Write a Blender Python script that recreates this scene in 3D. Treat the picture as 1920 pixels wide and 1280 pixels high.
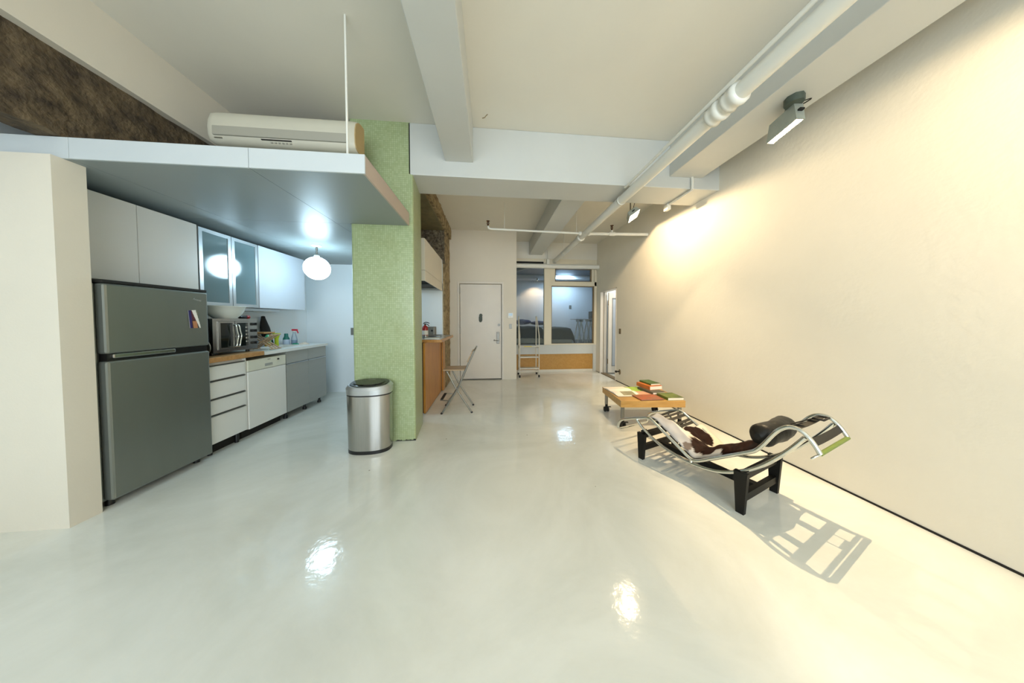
import bpy, bmesh, math, random
from mathutils import Vector, Matrix, noise

random.seed(7)
SC = bpy.context.scene
COL = SC.collection
for _o in list(bpy.data.objects):
    bpy.data.objects.remove(_o)
PI = math.pi

# ------------------------------------------------------------------ camera
F, PX, PY, CAMH = 484.0, 965.0, 614.5, 1.32
TH, PH = math.atan(46 / F), math.atan(14.5 / F)
cam_data = bpy.data.cameras.new('camera')
cam = bpy.data.objects.new('camera', cam_data)
COL.objects.link(cam)
cam_data.sensor_fit = 'HORIZONTAL'
cam_data.sensor_width = 36.0
cam_data.lens = F / 1920.0 * 36.0
cam_data.shift_x = -(PX - 960.0) / 1920.0
cam_data.shift_y = (PY - 640.0) / 1920.0
cam_data.clip_start = 0.05
cam.location = (0, 0, CAMH)
cam.rotation_euler = (PI / 2 - PH, 0, -TH)
SC.camera = cam

# ------------------------------------------------------------------ world, exposure, large lights
SC.view_settings.view_transform = 'Standard'
SC.view_settings.look = 'None'
SC.view_settings.gamma = 1.0
SC.view_settings.use_curve_mapping = False
SC.view_settings.exposure = 0.38
SC.cycles.use_denoising = True
SC.cycles.max_bounces = 10
SC.cycles.diffuse_bounces = 6
SC.cycles.sample_clamp_indirect = 6.0

world = bpy.data.worlds.new('world')
SC.world = world
world.use_nodes = True
_bg = world.node_tree.nodes['Background']
_bg.inputs['Color'].default_value = (0.62, 0.78, 1.0, 1)
_bg.inputs['Strength'].default_value = 0.6


def area_light(name, loc, rot, sx, sy, power, color):
    d = bpy.data.lights.new(name, 'AREA')
    d.shape = 'RECTANGLE'
    d.size, d.size_y = sx, sy
    d.energy = power
    d.color = color
    o = bpy.data.objects.new(name, d)
    o.location = loc
    o.rotation_euler = rot
    COL.objects.link(o)
    return o


def point_light(name, loc, power, color, radius):
    d = bpy.data.lights.new(name, 'POINT')
    d.energy = power
    d.color = color
    d.shadow_soft_size = radius
    o = bpy.data.objects.new(name, d)
    o.location = loc
    COL.objects.link(o)
    return o


WINDOW_W, LAMP_NEAR_W, LAMP_FAR_W, GLOBE_W = 172.0, 225.0, 66.0, 22.0
LAMP_ADDED_W = 105.0
WARM = (1.0, 0.76, 0.46)
COOLW = (0.66, 0.86, 1.0)
# daylight through the tall window in the wall behind the photographer
area_light('window_daylight', (0.0, -3.12, 1.85), (PI / 2, 0, 0), 4.4, 1.9, WINDOW_W, (0.82, 0.93, 1.0))
# bathroom ceiling light beyond the open side door, and the bedroom's lights behind the glass
area_light('side_room_light', (3.5, 5.6, 2.35), (0, 0, 0), 0.9, 0.5, 15.0, (1.0, 0.97, 0.93))
area_light('bedroom_cool_light', (2.75, 9.2, 2.92), (math.radians(18), 0, 0), 0.5, 0.25, 34.0, (0.50, 0.73, 1.0))

# ------------------------------------------------------------------ materials


def lin(c):
    return tuple(((x / 12.92) if x <= 0.04045 else ((x + 0.055) / 1.055) ** 2.4) for x in c)


def hexc(h):
    h = h.lstrip('#')
    return lin(tuple(int(h[i:i + 2], 16) / 255.0 for i in (0, 2, 4)))


MATS = {}


def mat(name, color, rough=0.5, metal=0.0, var=0.0, scale=6.0, bump=0.0, bscale=60.0, stretch=(1, 1, 1), col2=None,
        coat=0.0, spec=0.5, emit=None, estr=0.0, roughvar=0.0):
    m = bpy.data.materials.new(name)
    m.use_nodes = True
    nt = m.node_tree
    b = nt.nodes['Principled BSDF']
    c = hexc(color) if isinstance(color, str) else color
    b.inputs['Base Color'].default_value = (*c, 1)
    b.inputs['Roughness'].default_value = rough
    b.inputs['Metallic'].default_value = metal
    b.inputs['Specular IOR Level'].default_value = spec
    b.inputs['Coat Weight'].default_value = coat
    b.inputs['Coat Roughness'].default_value = 0.08
    if emit:
        b.inputs['Emission Color'].default_value = (*emit, 1)
        b.inputs['Emission Strength'].default_value = estr
    if var or col2 or bump or roughvar:
        tc = nt.nodes.new('ShaderNodeTexCoord')
        mp = nt.nodes.new('ShaderNodeMapping')
        mp.inputs['Scale'].default_value = stretch
        nt.links.new(tc.outputs['Object'], mp.inputs['Vector'])
        if var or col2 or roughvar:
            nz = nt.nodes.new('ShaderNodeTexNoise')
            nz.inputs['Scale'].default_value = scale
            nz.inputs['Detail'].default_value = 6
            nz.inputs['Roughness'].default_value = 0.6
            nt.links.new(mp.outputs['Vector'], nz.inputs['Vector'])
            rmp = nt.nodes.new('ShaderNodeMapRange')
            rmp.inputs['From Min'].default_value = 0.3
            rmp.inputs['From Max'].default_value = 0.7
            nt.links.new(nz.outputs['Fac'], rmp.inputs['Value'])
            if var or col2:
                mx = nt.nodes.new('ShaderNodeMix')
                mx.data_type = 'RGBA'
                c2 = hexc(col2) if isinstance(col2, str) else (col2 or tuple(x * (1 - var) for x in c))
                mx.inputs['A'].default_value = (*c, 1)
                mx.inputs['B'].default_value = (*c2, 1)
                nt.links.new(rmp.outputs['Result'], mx.inputs['Factor'])
                nt.links.new(mx.outputs['Result'], b.inputs['Base Color'])
            if roughvar:
                mr = nt.nodes.new('ShaderNodeMapRange')
                mr.inputs['To Min'].default_value = rough
                mr.inputs['To Max'].default_value = rough + roughvar
                nt.links.new(nz.outputs['Fac'], mr.inputs['Value'])
                nt.links.new(mr.outputs['Result'], b.inputs['Roughness'])
        if bump:
            nb = nt.nodes.new('ShaderNodeTexNoise')
            nb.inputs['Scale'].default_value = bscale
            nb.inputs['Detail'].default_value = 4
            nt.links.new(mp.outputs['Vector'], nb.inputs['Vector'])
            bp = nt.nodes.new('ShaderNodeBump')
            bp.inputs['Strength'].default_value = bump
            bp.inputs['Distance'].default_value = 0.02
            nt.links.new(nb.outputs['Fac'], bp.inputs['Height'])
            nt.links.new(bp.outputs['Normal'], b.inputs['Normal'])
    MATS[name] = m
    return m


def glass_mat(name, tint, rough, opacity, body, spec=0.5):
    """clear or frosted glass: tinted see-through share mixed with a glossy body"""
    m = bpy.data.materials.new(name)
    m.use_nodes = True
    nt = m.node_tree
    b = nt.nodes['Principled BSDF']
    b.inputs['Base Color'].default_value = (*hexc(body), 1)
    b.inputs['Roughness'].default_value = rough
    b.inputs['Specular IOR Level'].default_value = spec
    tr = nt.nodes.new('ShaderNodeBsdfTransparent')
    tr.inputs['Color'].default_value = (*hexc(tint), 1)
    mx = nt.nodes.new('ShaderNodeMixShader')
    fr = nt.nodes.new('ShaderNodeFresnel')
    fr.inputs['IOR'].default_value = 1.5
    ad = nt.nodes.new('ShaderNodeMath')
    ad.operation = 'ADD'
    ad.use_clamp = True
    ad.inputs[1].default_value = opacity
    nt.links.new(fr.outputs['Fac'], ad.inputs[0])
    nt.links.new(ad.outputs['Value'], mx.inputs['Fac'])
    nt.links.new(tr.outputs['BSDF'], mx.inputs[1])
    nt.links.new(b.outputs['BSDF'], mx.inputs[2])
    nt.links.new(mx.outputs['Shader'], nt.nodes['Material Output'].inputs['Surface'])
    return m


WHITE = mat('white_paint', '#d9d1c1', 0.55, var=0.05, scale=1.5, bump=0.04, bscale=90)
CEIL = mat('ceiling_paint', '#dcd8cc', 0.5, var=0.05, scale=1.2, bump=0.03, bscale=50)
PLASTER = mat('plaster_paint', '#e2dccd', 0.6, var=0.07, scale=1.1, bump=0.10, bscale=22)
BEAMW = mat('beam_paint', '#c3c5c1', 0.38, var=0.04, scale=2.0, bump=0.05, bscale=14)
PIPEW = mat('pipe_paint', '#dddcd3', 0.28, var=0.03, scale=8)
KWHITE = mat('kitchen_wall_paint', '#e2e8ea', 0.5, var=0.03, scale=2)
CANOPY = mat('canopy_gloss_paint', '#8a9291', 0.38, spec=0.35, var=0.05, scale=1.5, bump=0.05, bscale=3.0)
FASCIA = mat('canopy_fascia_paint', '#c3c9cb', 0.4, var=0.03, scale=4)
CANSIDE = mat('canopy_side_paint', '#b9a99c', 0.5, var=0.04, scale=3)
ROUGHC = mat('rough_concrete', '#b7a27a', 0.9, col2='#5a482e', scale=13, bump=0.9, bscale=48)
ROUGHD = mat('dark_rough_concrete', '#6a5a42', 0.95, col2='#2c231a', scale=9, bump=0.9, bscale=40)
RUBBLE = mat('rubble_concrete', '#857a66', 0.95, col2='#352b1e', scale=26, bump=1.0, bscale=30)
SMOOTHC = mat('smooth_concrete', '#7c7350', 0.8, col2='#665d40', scale=6, bump=0.2, bscale=30)
DARK = mat('dark_gap', '#15130f', 0.8)
BLACK = mat('black_plastic', '#131313', 0.35)
BLACKM = mat('black_matte', '#17150f', 0.75, var=0.2, scale=20)
CHROME = mat('chrome', '#d9dad4', 0.07, 1.0)
STEEL = mat('brushed_steel', '#b9b7b2', 0.24, 1.0, var=0.12, scale=3, stretch=(60, 60, 1))
DSTEEL = mat('dark_steel', '#84837c', 0.36, 0.85, var=0.08, scale=3, stretch=(1, 40, 1))
ALU = mat('aluminium', '#c7cacb', 0.34, 0.9, var=0.05, scale=20)
LADDERM = mat('ladder_enamel', '#cdc7b8', 0.4, 0.25)
GREYM = mat('grey_metal', '#8e8d86', 0.35, 0.9)
FRIDGE = mat('fridge_grey_metal', '#7c8079', 0.33, 0.55, var=0.06, scale=5, stretch=(1, 1, 0.1))
CABW = mat('cabinet_white', '#e0ded7', 0.35, var=0.02, scale=3)
CABOFF = mat('cabinet_offwhite', '#c9c6bf', 0.4, var=0.02, scale=3)
CABG = mat('cabinet_grey', '#a6a69f', 0.33, 0.2, var=0.05, scale=3, stretch=(1, 1, 6))
CABB = mat('cabinet_pale_grey', '#c3c9d0', 0.3, 0.1, var=0.03, scale=3)
CREAM = mat('dishwasher_cream', '#d6d4c2', 0.4, var=0.02, scale=3)
WORKTOP = mat('worktop_white', '#dcdcd6', 0.3, var=0.03, scale=10)
WOODB = mat('butcher_wood', '#b98d5a', 0.45, col2='#9b713f', scale=5, stretch=(1, 9, 9), bump=0.05)
WOODO = mat('orange_wood_panel', '#bf8436', 0.35, col2='#a96f26', scale=3.5, stretch=(5, 5, 1), bump=0.03, bscale=80)
WOODT = mat('table_wood', '#c39a5a', 0.38, col2='#ae8242', scale=4, stretch=(1.2, 7, 7), bump=0.03, bscale=80)
WOODS = mat('slab_wood', '#bd8b4a', 0.3, col2='#a2703a', scale=4, stretch=(8, 1, 8))
WOODSEAT = mat('beech_seat', '#b79c7c', 0.4, col2='#a48866', scale=5, stretch=(1, 8, 8))
DARKWOOD = mat('dark_counter_body', '#3a1c10', 0.6, var=0.2, scale=8)
CHIP = mat('orange_board', '#bb8d48', 0.5, col2='#ab7d38', scale=30, bump=0.05, bscale=120)
DOORW = mat('door_paint', '#d9d2c6', 0.42, var=0.07, scale=1.6, bump=0.03, bscale=30)
CREAMF = mat('window_frame_paint', '#d9d0b9', 0.4, var=0.03, scale=4)
ACW = mat('aircon_plastic', '#c9c5b4', 0.45, var=0.04, scale=4)
ACG = mat('aircon_grille', '#a3a093', 0.5)
ACT = mat('aircon_side_tan', '#b39a6c', 0.6, var=0.08, scale=6)
BED_D = mat('black_blanket', '#050408', 0.9, var=0.3, scale=9, bump=0.2)
BED_P = mat('violet_blanket', '#37336e', 0.9, col2='#29265c', scale=10)
BED_G = mat('dark_grey_blanket', '#353028', 0.9, col2='#1f1d1a', scale=5, bump=0.2)
MATTR = mat('mattress', '#a79f92', 0.8)
NAVY = mat('bedroom_ceiling_paint', '#3d4a60', 0.5)
LAV = mat('bedroom_wall_paint', '#cfcdcf', 0.55, var=0.05, scale=1.5)
BEDFL = mat('bedroom_floor_dark', '#2a2723', 0.4, var=0.1, scale=5)
LEATHER = mat('black_leather', '#120f0a', 0.45, spec=0.35, var=0.25, scale=14, bump=0.15, bscale=30)
STRAP = mat('strap_webbing', '#2a251b', 0.7, var=0.2, scale=30)
OLIVE = mat('olive_tube_rubber', '#6c7d2c', 0.4)
BASEBLK = mat('base_black_steel', '#0d0b06', 0.55, spec=0.3, var=0.2, scale=12)
LIDBLK = mat('bin_lid_black', '#10110d', 0.16, coat=0.3)
RED = mat('red_enamel', '#8e1719', 0.3)
REDPL = mat('red_plastic', '#c8243a', 0.35)
LABELW = mat('label_white', '#c9c7c0', 0.5)
PAGE = mat('page_white', '#efe3d2', 0.6, var=0.03, scale=40, stretch=(1, 1, 30))
PAPER = mat('paper_white', '#efe9d6', 0.6)
GREENB = mat('book_green', '#4f6a2a', 0.45, col2='#39511f', scale=7)
LIME = mat('lime_paper', '#9dbb4f', 0.6, var=0.08, scale=5)
GREYBK = mat('book_grey', '#4e4a3c', 0.5)
ORANGEB = mat('book_orange', '#cf7633', 0.45, col2='#b35a26', scale=9)
BRICKRED = mat('magazine_red', '#b4532f', 0.4, col2='#7c5a3a', scale=8)
SALMON = mat('magazine_salmon', '#c98a6a', 0.45, col2='#dcb79c', scale=7)
OLIVEB = mat('book_olive_cover', '#76852f', 0.4, col2='#3f4a20', scale=9)
PHOTOPR = mat('plate_print', '#a49a7c', 0.5, col2='#6d6a4f', scale=10)
GREENPL = mat('green_plastic', '#2f7d55', 0.4)
LIMEPL = mat('lime_plastic', '#b4c02a', 0.4)
YELLOWL = mat('yellow_liquid', '#a98d1d', 0.2)
SOAPG = mat('soap_green', '#4fae7c', 0.25)
TEAL = mat('teal_plastic', '#1f6f63', 0.4)
PALEBLUE = mat('pale_blue_bottle', '#b9c5d6', 0.3)
BLUELIQ = mat('blue_liquid', '#8fb4d2', 0.2)
CLOTHG = mat('green_cloth', '#2d8a6c', 0.9)
CLOTHB = mat('beige_cloth', '#d5c6b3', 0.9)
BRASS = mat('dark_brass', '#54331c', 0.4, 0.7)
YELLOWT = mat('yellow_tape', '#d3c136', 0.5)
LCDB = mat('lcd_blue', '#a9c4d8', 0.25)
BRONZE = mat('bronze_plate', '#7a6a50', 0.5, 0.3)
NICKEL = mat('satin_nickel', '#8b8982', 0.42, 0.6)
DUSTY = mat('lamp_back_grey', '#a9b0a8', 0.45, 0.4, var=0.1, scale=20)
BOXGREY = mat('junction_box_grey', '#4c564d', 0.6, var=0.2, scale=30)
REFL = mat('lamp_reflector', '#8f8b82', 0.4, 0.3)
GLASSCLEAR = glass_mat('clear_glass', '#f4f8f6', 0.03, 0.02, '#c8d0d0')
GLASSFROST = glass_mat('frosted_cabinet_glass', '#8fa7a8', 0.10, 0.72, '#6d8488', 0.9)
GLASSBOWL = glass_mat('bowl_glass', '#f2f4f0', 0.16, 0.72, '#e6e9e2')
GLASSBATH = glass_mat('frosted_door_glass', '#e8edf2', 0.35, 0.55, '#d7dde4')
OVENGL = glass_mat('oven_dark_glass', '#3a3f3a', 0.06, 0.82, '#131a17')
CLEARPL = glass_mat('clear_plastic', '#eef3f6', 0.15, 0.18, '#d8e2ea')


def emit_mat(name, color, strength):
    m = bpy.data.materials.new(name)
    m.use_nodes = True
    nt = m.node_tree
    nt.nodes.clear()
    e = nt.nodes.new('ShaderNodeEmission')
    e.inputs['Color'].default_value = (*color, 1)
    e.inputs['Strength'].default_value = strength
    o = nt.nodes.new('ShaderNodeOutputMaterial')
    nt.links.new(e.outputs['Emission'], o.inputs['Surface'])
    return m


GLOBE_M = emit_mat('globe_glow', (0.58, 0.83, 1.0), GLOBE_W)
TUBE_M = emit_mat('halogen_glow', (1.0, 0.86, 0.66), 60.0)
SPOT_M = emit_mat('bedroom_spot_glow', (1.0, 0.8, 0.55), 25.0)


def floor_material():
    m = bpy.data.materials.new('epoxy_floor')
    m.use_nodes = True
    nt = m.node_tree
    b = nt.nodes['Principled BSDF']
    tc = nt.nodes.new('ShaderNodeTexCoord')
    n1 = nt.nodes.new('ShaderNodeTexNoise')
    n1.inputs['Scale'].default_value = 0.9
    n1.inputs['Detail'].default_value = 8
    n1.inputs['Roughness'].default_value = 0.62
    n1.inputs['Distortion'].default_value = 0.8
    nt.links.new(tc.outputs['Object'], n1.inputs['Vector'])
    cr = nt.nodes.new('ShaderNodeValToRGB')
    cr.color_ramp.elements[0].position = 0.36
    cr.color_ramp.elements[0].color = (*hexc('#d0d0c6'), 1)
    cr.color_ramp.elements[1].position = 0.66
    cr.color_ramp.elements[1].color = (*hexc('#e2e2da'), 1)
    nt.links.new(n1.outputs['Fac'], cr.inputs['Fac'])
    # small dark specks and chips in the coating
    n2 = nt.nodes.new('ShaderNodeTexVoronoi')
    n2.inputs['Scale'].default_value = 3.2
    nt.links.new(tc.outputs['Object'], n2.inputs['Vector'])
    lt = nt.nodes.new('ShaderNodeMath')
    lt.operation = 'LESS_THAN'
    lt.inputs[1].default_value = 0.022
    nt.links.new(n2.outputs['Distance'], lt.inputs[0])
    mx = nt.nodes.new('ShaderNodeMix')
    mx.data_type = 'RGBA'
    mx.inputs['B'].default_value = (*hexc('#7f7b6c'), 1)
    nt.links.new(lt.outputs['Value'], mx.inputs['Factor'])
    nt.links.new(cr.outputs['Color'], mx.inputs['A'])
    nt.links.new(mx.outputs['Result'], b.inputs['Base Color'])
    mr = nt.nodes.new('ShaderNodeMapRange')
    mr.inputs['To Min'].default_value = 0.05
    mr.inputs['To Max'].default_value = 0.13
    nt.links.new(n1.outputs['Fac'], mr.inputs['Value'])
    nt.links.new(mr.outputs['Result'], b.inputs['Roughness'])
    n3 = nt.nodes.new('ShaderNodeTexNoise')
    n3.inputs['Scale'].default_value = 16.0
    n3.inputs['Detail'].default_value = 3
    nt.links.new(tc.outputs['Object'], n3.inputs['Vector'])
    bp = nt.nodes.new('ShaderNodeBump')
    bp.inputs['Strength'].default_value = 0.06
    bp.inputs['Distance'].default_value = 0.02
    nt.links.new(n3.outputs['Fac'], bp.inputs['Height'])
    nt.links.new(bp.outputs['Normal'], b.inputs['Normal'])
    return m


FLOOR = floor_material()


def mosaic_material():
    m = bpy.data.materials.new('green_glass_mosaic')
    m.use_nodes = True
    nt = m.node_tree
    b = nt.nodes['Principled BSDF']
    b.inputs['Roughness'].default_value = 0.28
    uv = nt.nodes.new('ShaderNodeUVMap')
    br = nt.nodes.new('ShaderNodeTexBrick')
    br.offset = 0.0
    br.squash = 1.0
    br.inputs['Scale'].default_value = 1.0
    br.inputs['Brick Width'].default_value = 0.021
    br.inputs['Row Height'].default_value = 0.021
    br.inputs['Mortar Size'].default_value = 0.0013
    br.inputs['Mortar Smooth'].default_value = 0.2
    br.inputs['Bias'].default_value = -0.1
    br.inputs['Color1'].default_value = (*hexc('#a3b088'), 1)
    br.inputs['Color2'].default_value = (*hexc('#94a278'), 1)
    br.inputs['Mortar'].default_value = (*hexc('#889468'), 1)
    nt.links.new(uv.outputs['UV'], br.inputs['Vector'])
    nz = nt.nodes.new('ShaderNodeTexNoise')
    nz.inputs['Scale'].default_value = 2.6
    nz.inputs['Detail'].default_value = 7
    nt.links.new(uv.outputs['UV'], nz.inputs['Vector'])
    mr = nt.nodes.new('ShaderNodeMapRange')
    mr.inputs['From Min'].default_value = 0.5
    mr.inputs['From Max'].default_value = 0.9
    mr.inputs['To Max'].default_value = 0.55
    nt.links.new(nz.outputs['Fac'], mr.inputs['Value'])
    mx = nt.nodes.new('ShaderNodeMix')
    mx.data_type = 'RGBA'
    mx.inputs['B'].default_value = (*hexc('#83864f'), 1)
    nt.links.new(mr.outputs['Result'], mx.inputs['Factor'])
    nt.links.new(br.outputs['Color'], mx.inputs['A'])
    nt.links.new(mx.outputs['Result'], b.inputs['Base Color'])
    bp = nt.nodes.new('ShaderNodeBump')
    bp.inputs['Strength'].default_value = 0.35
    bp.inputs['Distance'].default_value = 0.002
    bp.invert = True
    nt.links.new(br.outputs['Fac'], bp.inputs['Height'])
    nt.links.new(bp.outputs['Normal'], b.inputs['Normal'])
    return m


MOSAIC = mosaic_material()


def attr_material(name, rough):
    m = bpy.data.materials.new(name)
    m.use_nodes = True
    nt = m.node_tree
    b = nt.nodes['Principled BSDF']
    b.inputs['Roughness'].default_value = rough
    a = nt.nodes.new('ShaderNodeAttribute')
    a.attribute_name = 'Col'
    nt.links.new(a.outputs['Color'], b.inputs['Base Color'])
    tc = nt.nodes.new('ShaderNodeTexCoord')
    nb = nt.nodes.new('ShaderNodeTexNoise')
    nb.inputs['Scale'].default_value = 120
    nt.links.new(tc.outputs['Object'], nb.inputs['Vector'])
    bp = nt.nodes.new('ShaderNodeBump')
    bp.inputs['Strength'].default_value = 0.25
    bp.inputs['Distance'].default_value = 0.004
    nt.links.new(nb.outputs['Fac'], bp.inputs['Height'])
    nt.links.new(bp.outputs['Normal'], b.inputs['Normal'])
    return m


HIDE = attr_material('cowhide_hair', 0.6)
HIDE.node_tree.nodes['Principled BSDF'].inputs['Specular IOR Level'].default_value = 0.12
PRINT = attr_material('photo_print', 0.35)

# ------------------------------------------------------------------ mesh building helpers


class MB:
    """collects shapes, then becomes one mesh"""

    def __init__(self):
        self.v, self.f, self.s, self.uv = [], [], [], []

    def add(self, vs, fs, smooth=False, uvs=None):
        n = len(self.v)
        self.v += [Vector(p) for p in vs]
        for i, f in enumerate(fs):
            self.f.append(tuple(n + k for k in f))
            self.s.append(smooth)
            self.uv.append(uvs[i] if uvs else None)
        return self

    def box(self, x0, x1, y0, y1, z0, z1, bev=0.0, M=None):
        if bev:
            bm = bmesh.new()
            bmesh.ops.create_cube(bm, size=1.0)
            for v in bm.verts:
                v.co = Vector(((x0 + x1) / 2 + v.co.x * (x1 - x0), (y0 + y1) / 2 + v.co.y * (y1 - y0),
                               (z0 + z1) / 2 + v.co.z * (z1 - z0)))
            bmesh.ops.bevel(bm, geom=bm.edges[:], offset=bev, segments=2, affect='EDGES', profile=0.5)
            bm.verts.index_update()
            vs = [v.co.copy() for v in bm.verts]
            fs = [[v.index for v in f.verts] for f in bm.faces]
            bm.free()
        else:
            vs = [Vector((x, y, z)) for z in (z0, z1) for y in (y0, y1) for x in (x0, x1)]
            fs = [(0, 2, 3, 1), (4, 5, 7, 6), (0, 1, 5, 4), (2, 6, 7, 3), (0, 4, 6, 2), (1, 3, 7, 5)]
        if M:
            vs = [M @ v for v in vs]
        return self.add(vs, fs)

    def beam(self, p, q, w, h, up=(0, 0, 1), w2=None, h2=None):
        """rectangular bar from p to q, w across, h along up, tapering to w2 x h2"""
        p, q = Vector(p), Vector(q)
        d = (q - p).normalized()
        u = Vector(up)
        u = (u - d * u.dot(d)).normalized()
        s = d.cross(u)
        w2, h2 = w2 or w, h2 or h
        vs = []
        for c, ww, hh in ((p, w, h), (q, w2, h2)):
            for a, b in ((-1, -1), (1, -1), (1, 1), (-1, 1)):
                vs.append(c + s * a * ww / 2 + u * b * hh / 2)
        return self.add(vs, [(0, 1, 2, 3), (7, 6, 5, 4), (0, 4, 5, 1), (1, 5, 6, 2), (2, 6, 7, 3), (3, 7, 4, 0)])

    def tube(self, pts, r, n=12, closed=False, caps=True, radii=None):
        pts = [Vector(p) for p in pts]
        m = len(pts)
        tang = []
        for i in range(m):
            a = pts[(i - 1) % m] if (closed or i > 0) else pts[i]
            b = pts[(i + 1) % m] if (closed or i < m - 1) else pts[i]
            tang.append((b - a).normalized())
        u = tang[0].orthogonal().normalized()
        vs = []
        for i in range(m):
            t = tang[i]
            u = (u - t * u.dot(t))
            u = u.normalized() if u.length > 1e-6 else t.orthogonal().normalized()
            w = t.cross(u)
            rr = radii[i] if radii else r
            for k in range(n):
                a = 2 * PI * k / n
                vs.append(pts[i] + (u * math.cos(a) + w * math.sin(a)) * rr)
        fs = []
        for i in range(m if closed else m - 1):
            j = (i + 1) % m
            for k in range(n):
                k2 = (k + 1) % n
                fs.append((i * n + k, i * n + k2, j * n + k2, j * n + k))
        self.add(vs, fs, True)
        if caps and not closed:
            self.add(vs[:n], [tuple(range(n))[::-1]])
            self.add(vs[-n:], [tuple(range(n))])
        return self

    def cyl(self, p, q, r, n=16, r2=None):
        return self.tube([p, q], r, n, radii=[r, r if r2 is None else r2])

    def lathe(self, prof, c=(0, 0, 0), n=28, axis='z', sx=1.0, sy=1.0):
        """prof: list of (radius, height) from bottom to top"""
        c = Vector(c)
        vs = []
        for r, h in prof:
            for k in range(n):
                a = 2 * PI * k / n
                x, y = r * math.cos(a) * sx, r * math.sin(a) * sy
                p = Vector((x, y, h)) if axis == 'z' else (Vector((h, x, y)) if axis == 'x' else Vector((y, h, x)))
                vs.append(c + p)
        fs = []
        for i in range(len(prof) - 1):
            for k in range(n):
                k2 = (k + 1) % n
                fs.append((i * n + k, i * n + k2, (i + 1) * n + k2, (i + 1) * n + k))
        self.add(vs, fs, True)
        if prof[0][0] > 1e-5:
            self.add(vs[:n], [tuple(range(n))[::-1]])
        if prof[-1][0] > 1e-5:
            self.add(vs[-n:], [tuple(range(n))])
        return self

    def ball(self, c, rx, ry=None, rz=None, n=20, m=12):
        ry, rz = ry or rx, rz or rx
        c = Vector(c)
        vs, fs = [], []
        for i in range(m + 1):
            t = PI * i / m
            for k in range(n):
                a = 2 * PI * k / n
                vs.append(c + Vector((rx * math.sin(t) * math.cos(a), ry * math.sin(t) * math.sin(a), -rz * math.cos(t))))
        for i in range(m):
            for k in range(n):
                k2 = (k + 1) % n
                fs.append((i * n + k, i * n + k2, (i + 1) * n + k2, (i + 1) * n + k))
        return self.add(vs, fs, True)

    def prism(self, poly, z0, z1, poly2=None, smooth=False, caps=True):
        """poly: plan points counter-clockwise; poly2: plan at the top"""
        poly2 = poly2 or poly
        n = len(poly)
        vs = [Vector((p[0], p[1], z0)) for p in poly] + [Vector((p[0], p[1], z1)) for p in poly2]
        fs, uvs, u = [], [], 0.0
        for k in range(n):
            k2 = (k + 1) % n
            L = math.dist(poly[k], poly[k2])
            fs.append((k, k2, n + k2, n + k))
            uvs.append([(u, z0), (u + L, z0), (u + L, z1), (u, z1)])
            u += L
        self.add(vs, fs, smooth, uvs)
        if caps:
            self.add(vs[:n], [tuple(range(n))[::-1]])
            self.add(vs[n:], [tuple(range(n))])
        return self

    def xform(self, M):
        self.v = [M @ v for v in self.v]
        return self


ROOTM = {}


def _root(o):
    while o.parent is not None:
        o = o.parent
    return o


def put(name, mb, material, parent=None, world=True, kind=None):
    """links the collected shapes as ONE mesh object; world: coordinates are the room's"""
    me = bpy.data.meshes.new(name)
    vs = mb.v
    if parent is not None and world:
        M = ROOTM[_root(parent).name].inverted()
        vs = [M @ v for v in vs]
    off = Vector((0, 0, 0))
    if parent is None and kind != 'structure':
        xs, ys, zs = [v.x for v in vs], [v.y for v in vs], [v.z for v in vs]
        off = Vector(((min(xs) + max(xs)) / 2, (min(ys) + max(ys)) / 2, min(zs)))
        vs = [v - off for v in vs]
    me.from_pydata([tuple(v) for v in vs], [], mb.f)
    me.polygons.foreach_set('use_smooth', mb.s)
    if any(u is not None for u in mb.uv):
        lay = me.uv_layers.new(name='UVMap')
        for p in me.polygons:
            u = mb.uv[p.index]
            if u:
                for li, c in zip(p.loop_indices, u):
                    lay.data[li].uv = c
    me.materials.append(material)
    me.update()
    o = bpy.data.objects.new(name, me)
    COL.objects.link(o)
    if parent is not None:
        o.parent = parent
    else:
        o.location = off
        ROOTM[o.name] = Matrix.Translation(off)
    if kind:
        o['kind'] = kind
    return o


def tag(o, label, cat, group=None):
    o['label'] = label
    o['category'] = cat
    if group:
        o['group'] = group
    return o


def thing(name, label, cat, loc, rotz=0.0, group=None):
    o = bpy.data.objects.new(name, None)
    COL.objects.link(o)
    o.location = loc
    o.rotation_euler = (0, 0, rotz)
    o.empty_display_size = 0.1
    ROOTM[o.name] = Matrix.Translation(loc) @ Matrix.Rotation(rotz, 4, 'Z')
    return tag(o, label, cat, group)


def struct(name, mb, material, parent=None):
    return put(name, mb, material, parent, True, 'structure' if parent is None else None)


def B(*a, **k):
    return MB().box(*a, **k)


def spline(pts, sub=6, closed=False):
    pts = [Vector(p) for p in pts]
    n = len(pts)
    out = []
    for i in range(n if closed else n - 1):
        p0 = pts[(i - 1) % n] if (closed or i > 0) else pts[i] * 2 - pts[i + 1]
        p1, p2 = pts[i], pts[(i + 1) % n]
        p3 = pts[(i + 2) % n] if (closed or i < n - 2) else p2 * 2 - p1
        for s in range(sub):
            t = s / sub
            out.append(0.5 * ((2 * p1) + (p2 - p0) * t + (2 * p0 - 5 * p1 + 4 * p2 - p3) * t * t
                              + (3 * p1 - p0 - 3 * p2 + p3) * t ** 3))
    if not closed:
        out.append(pts[-1])
    return out


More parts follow.
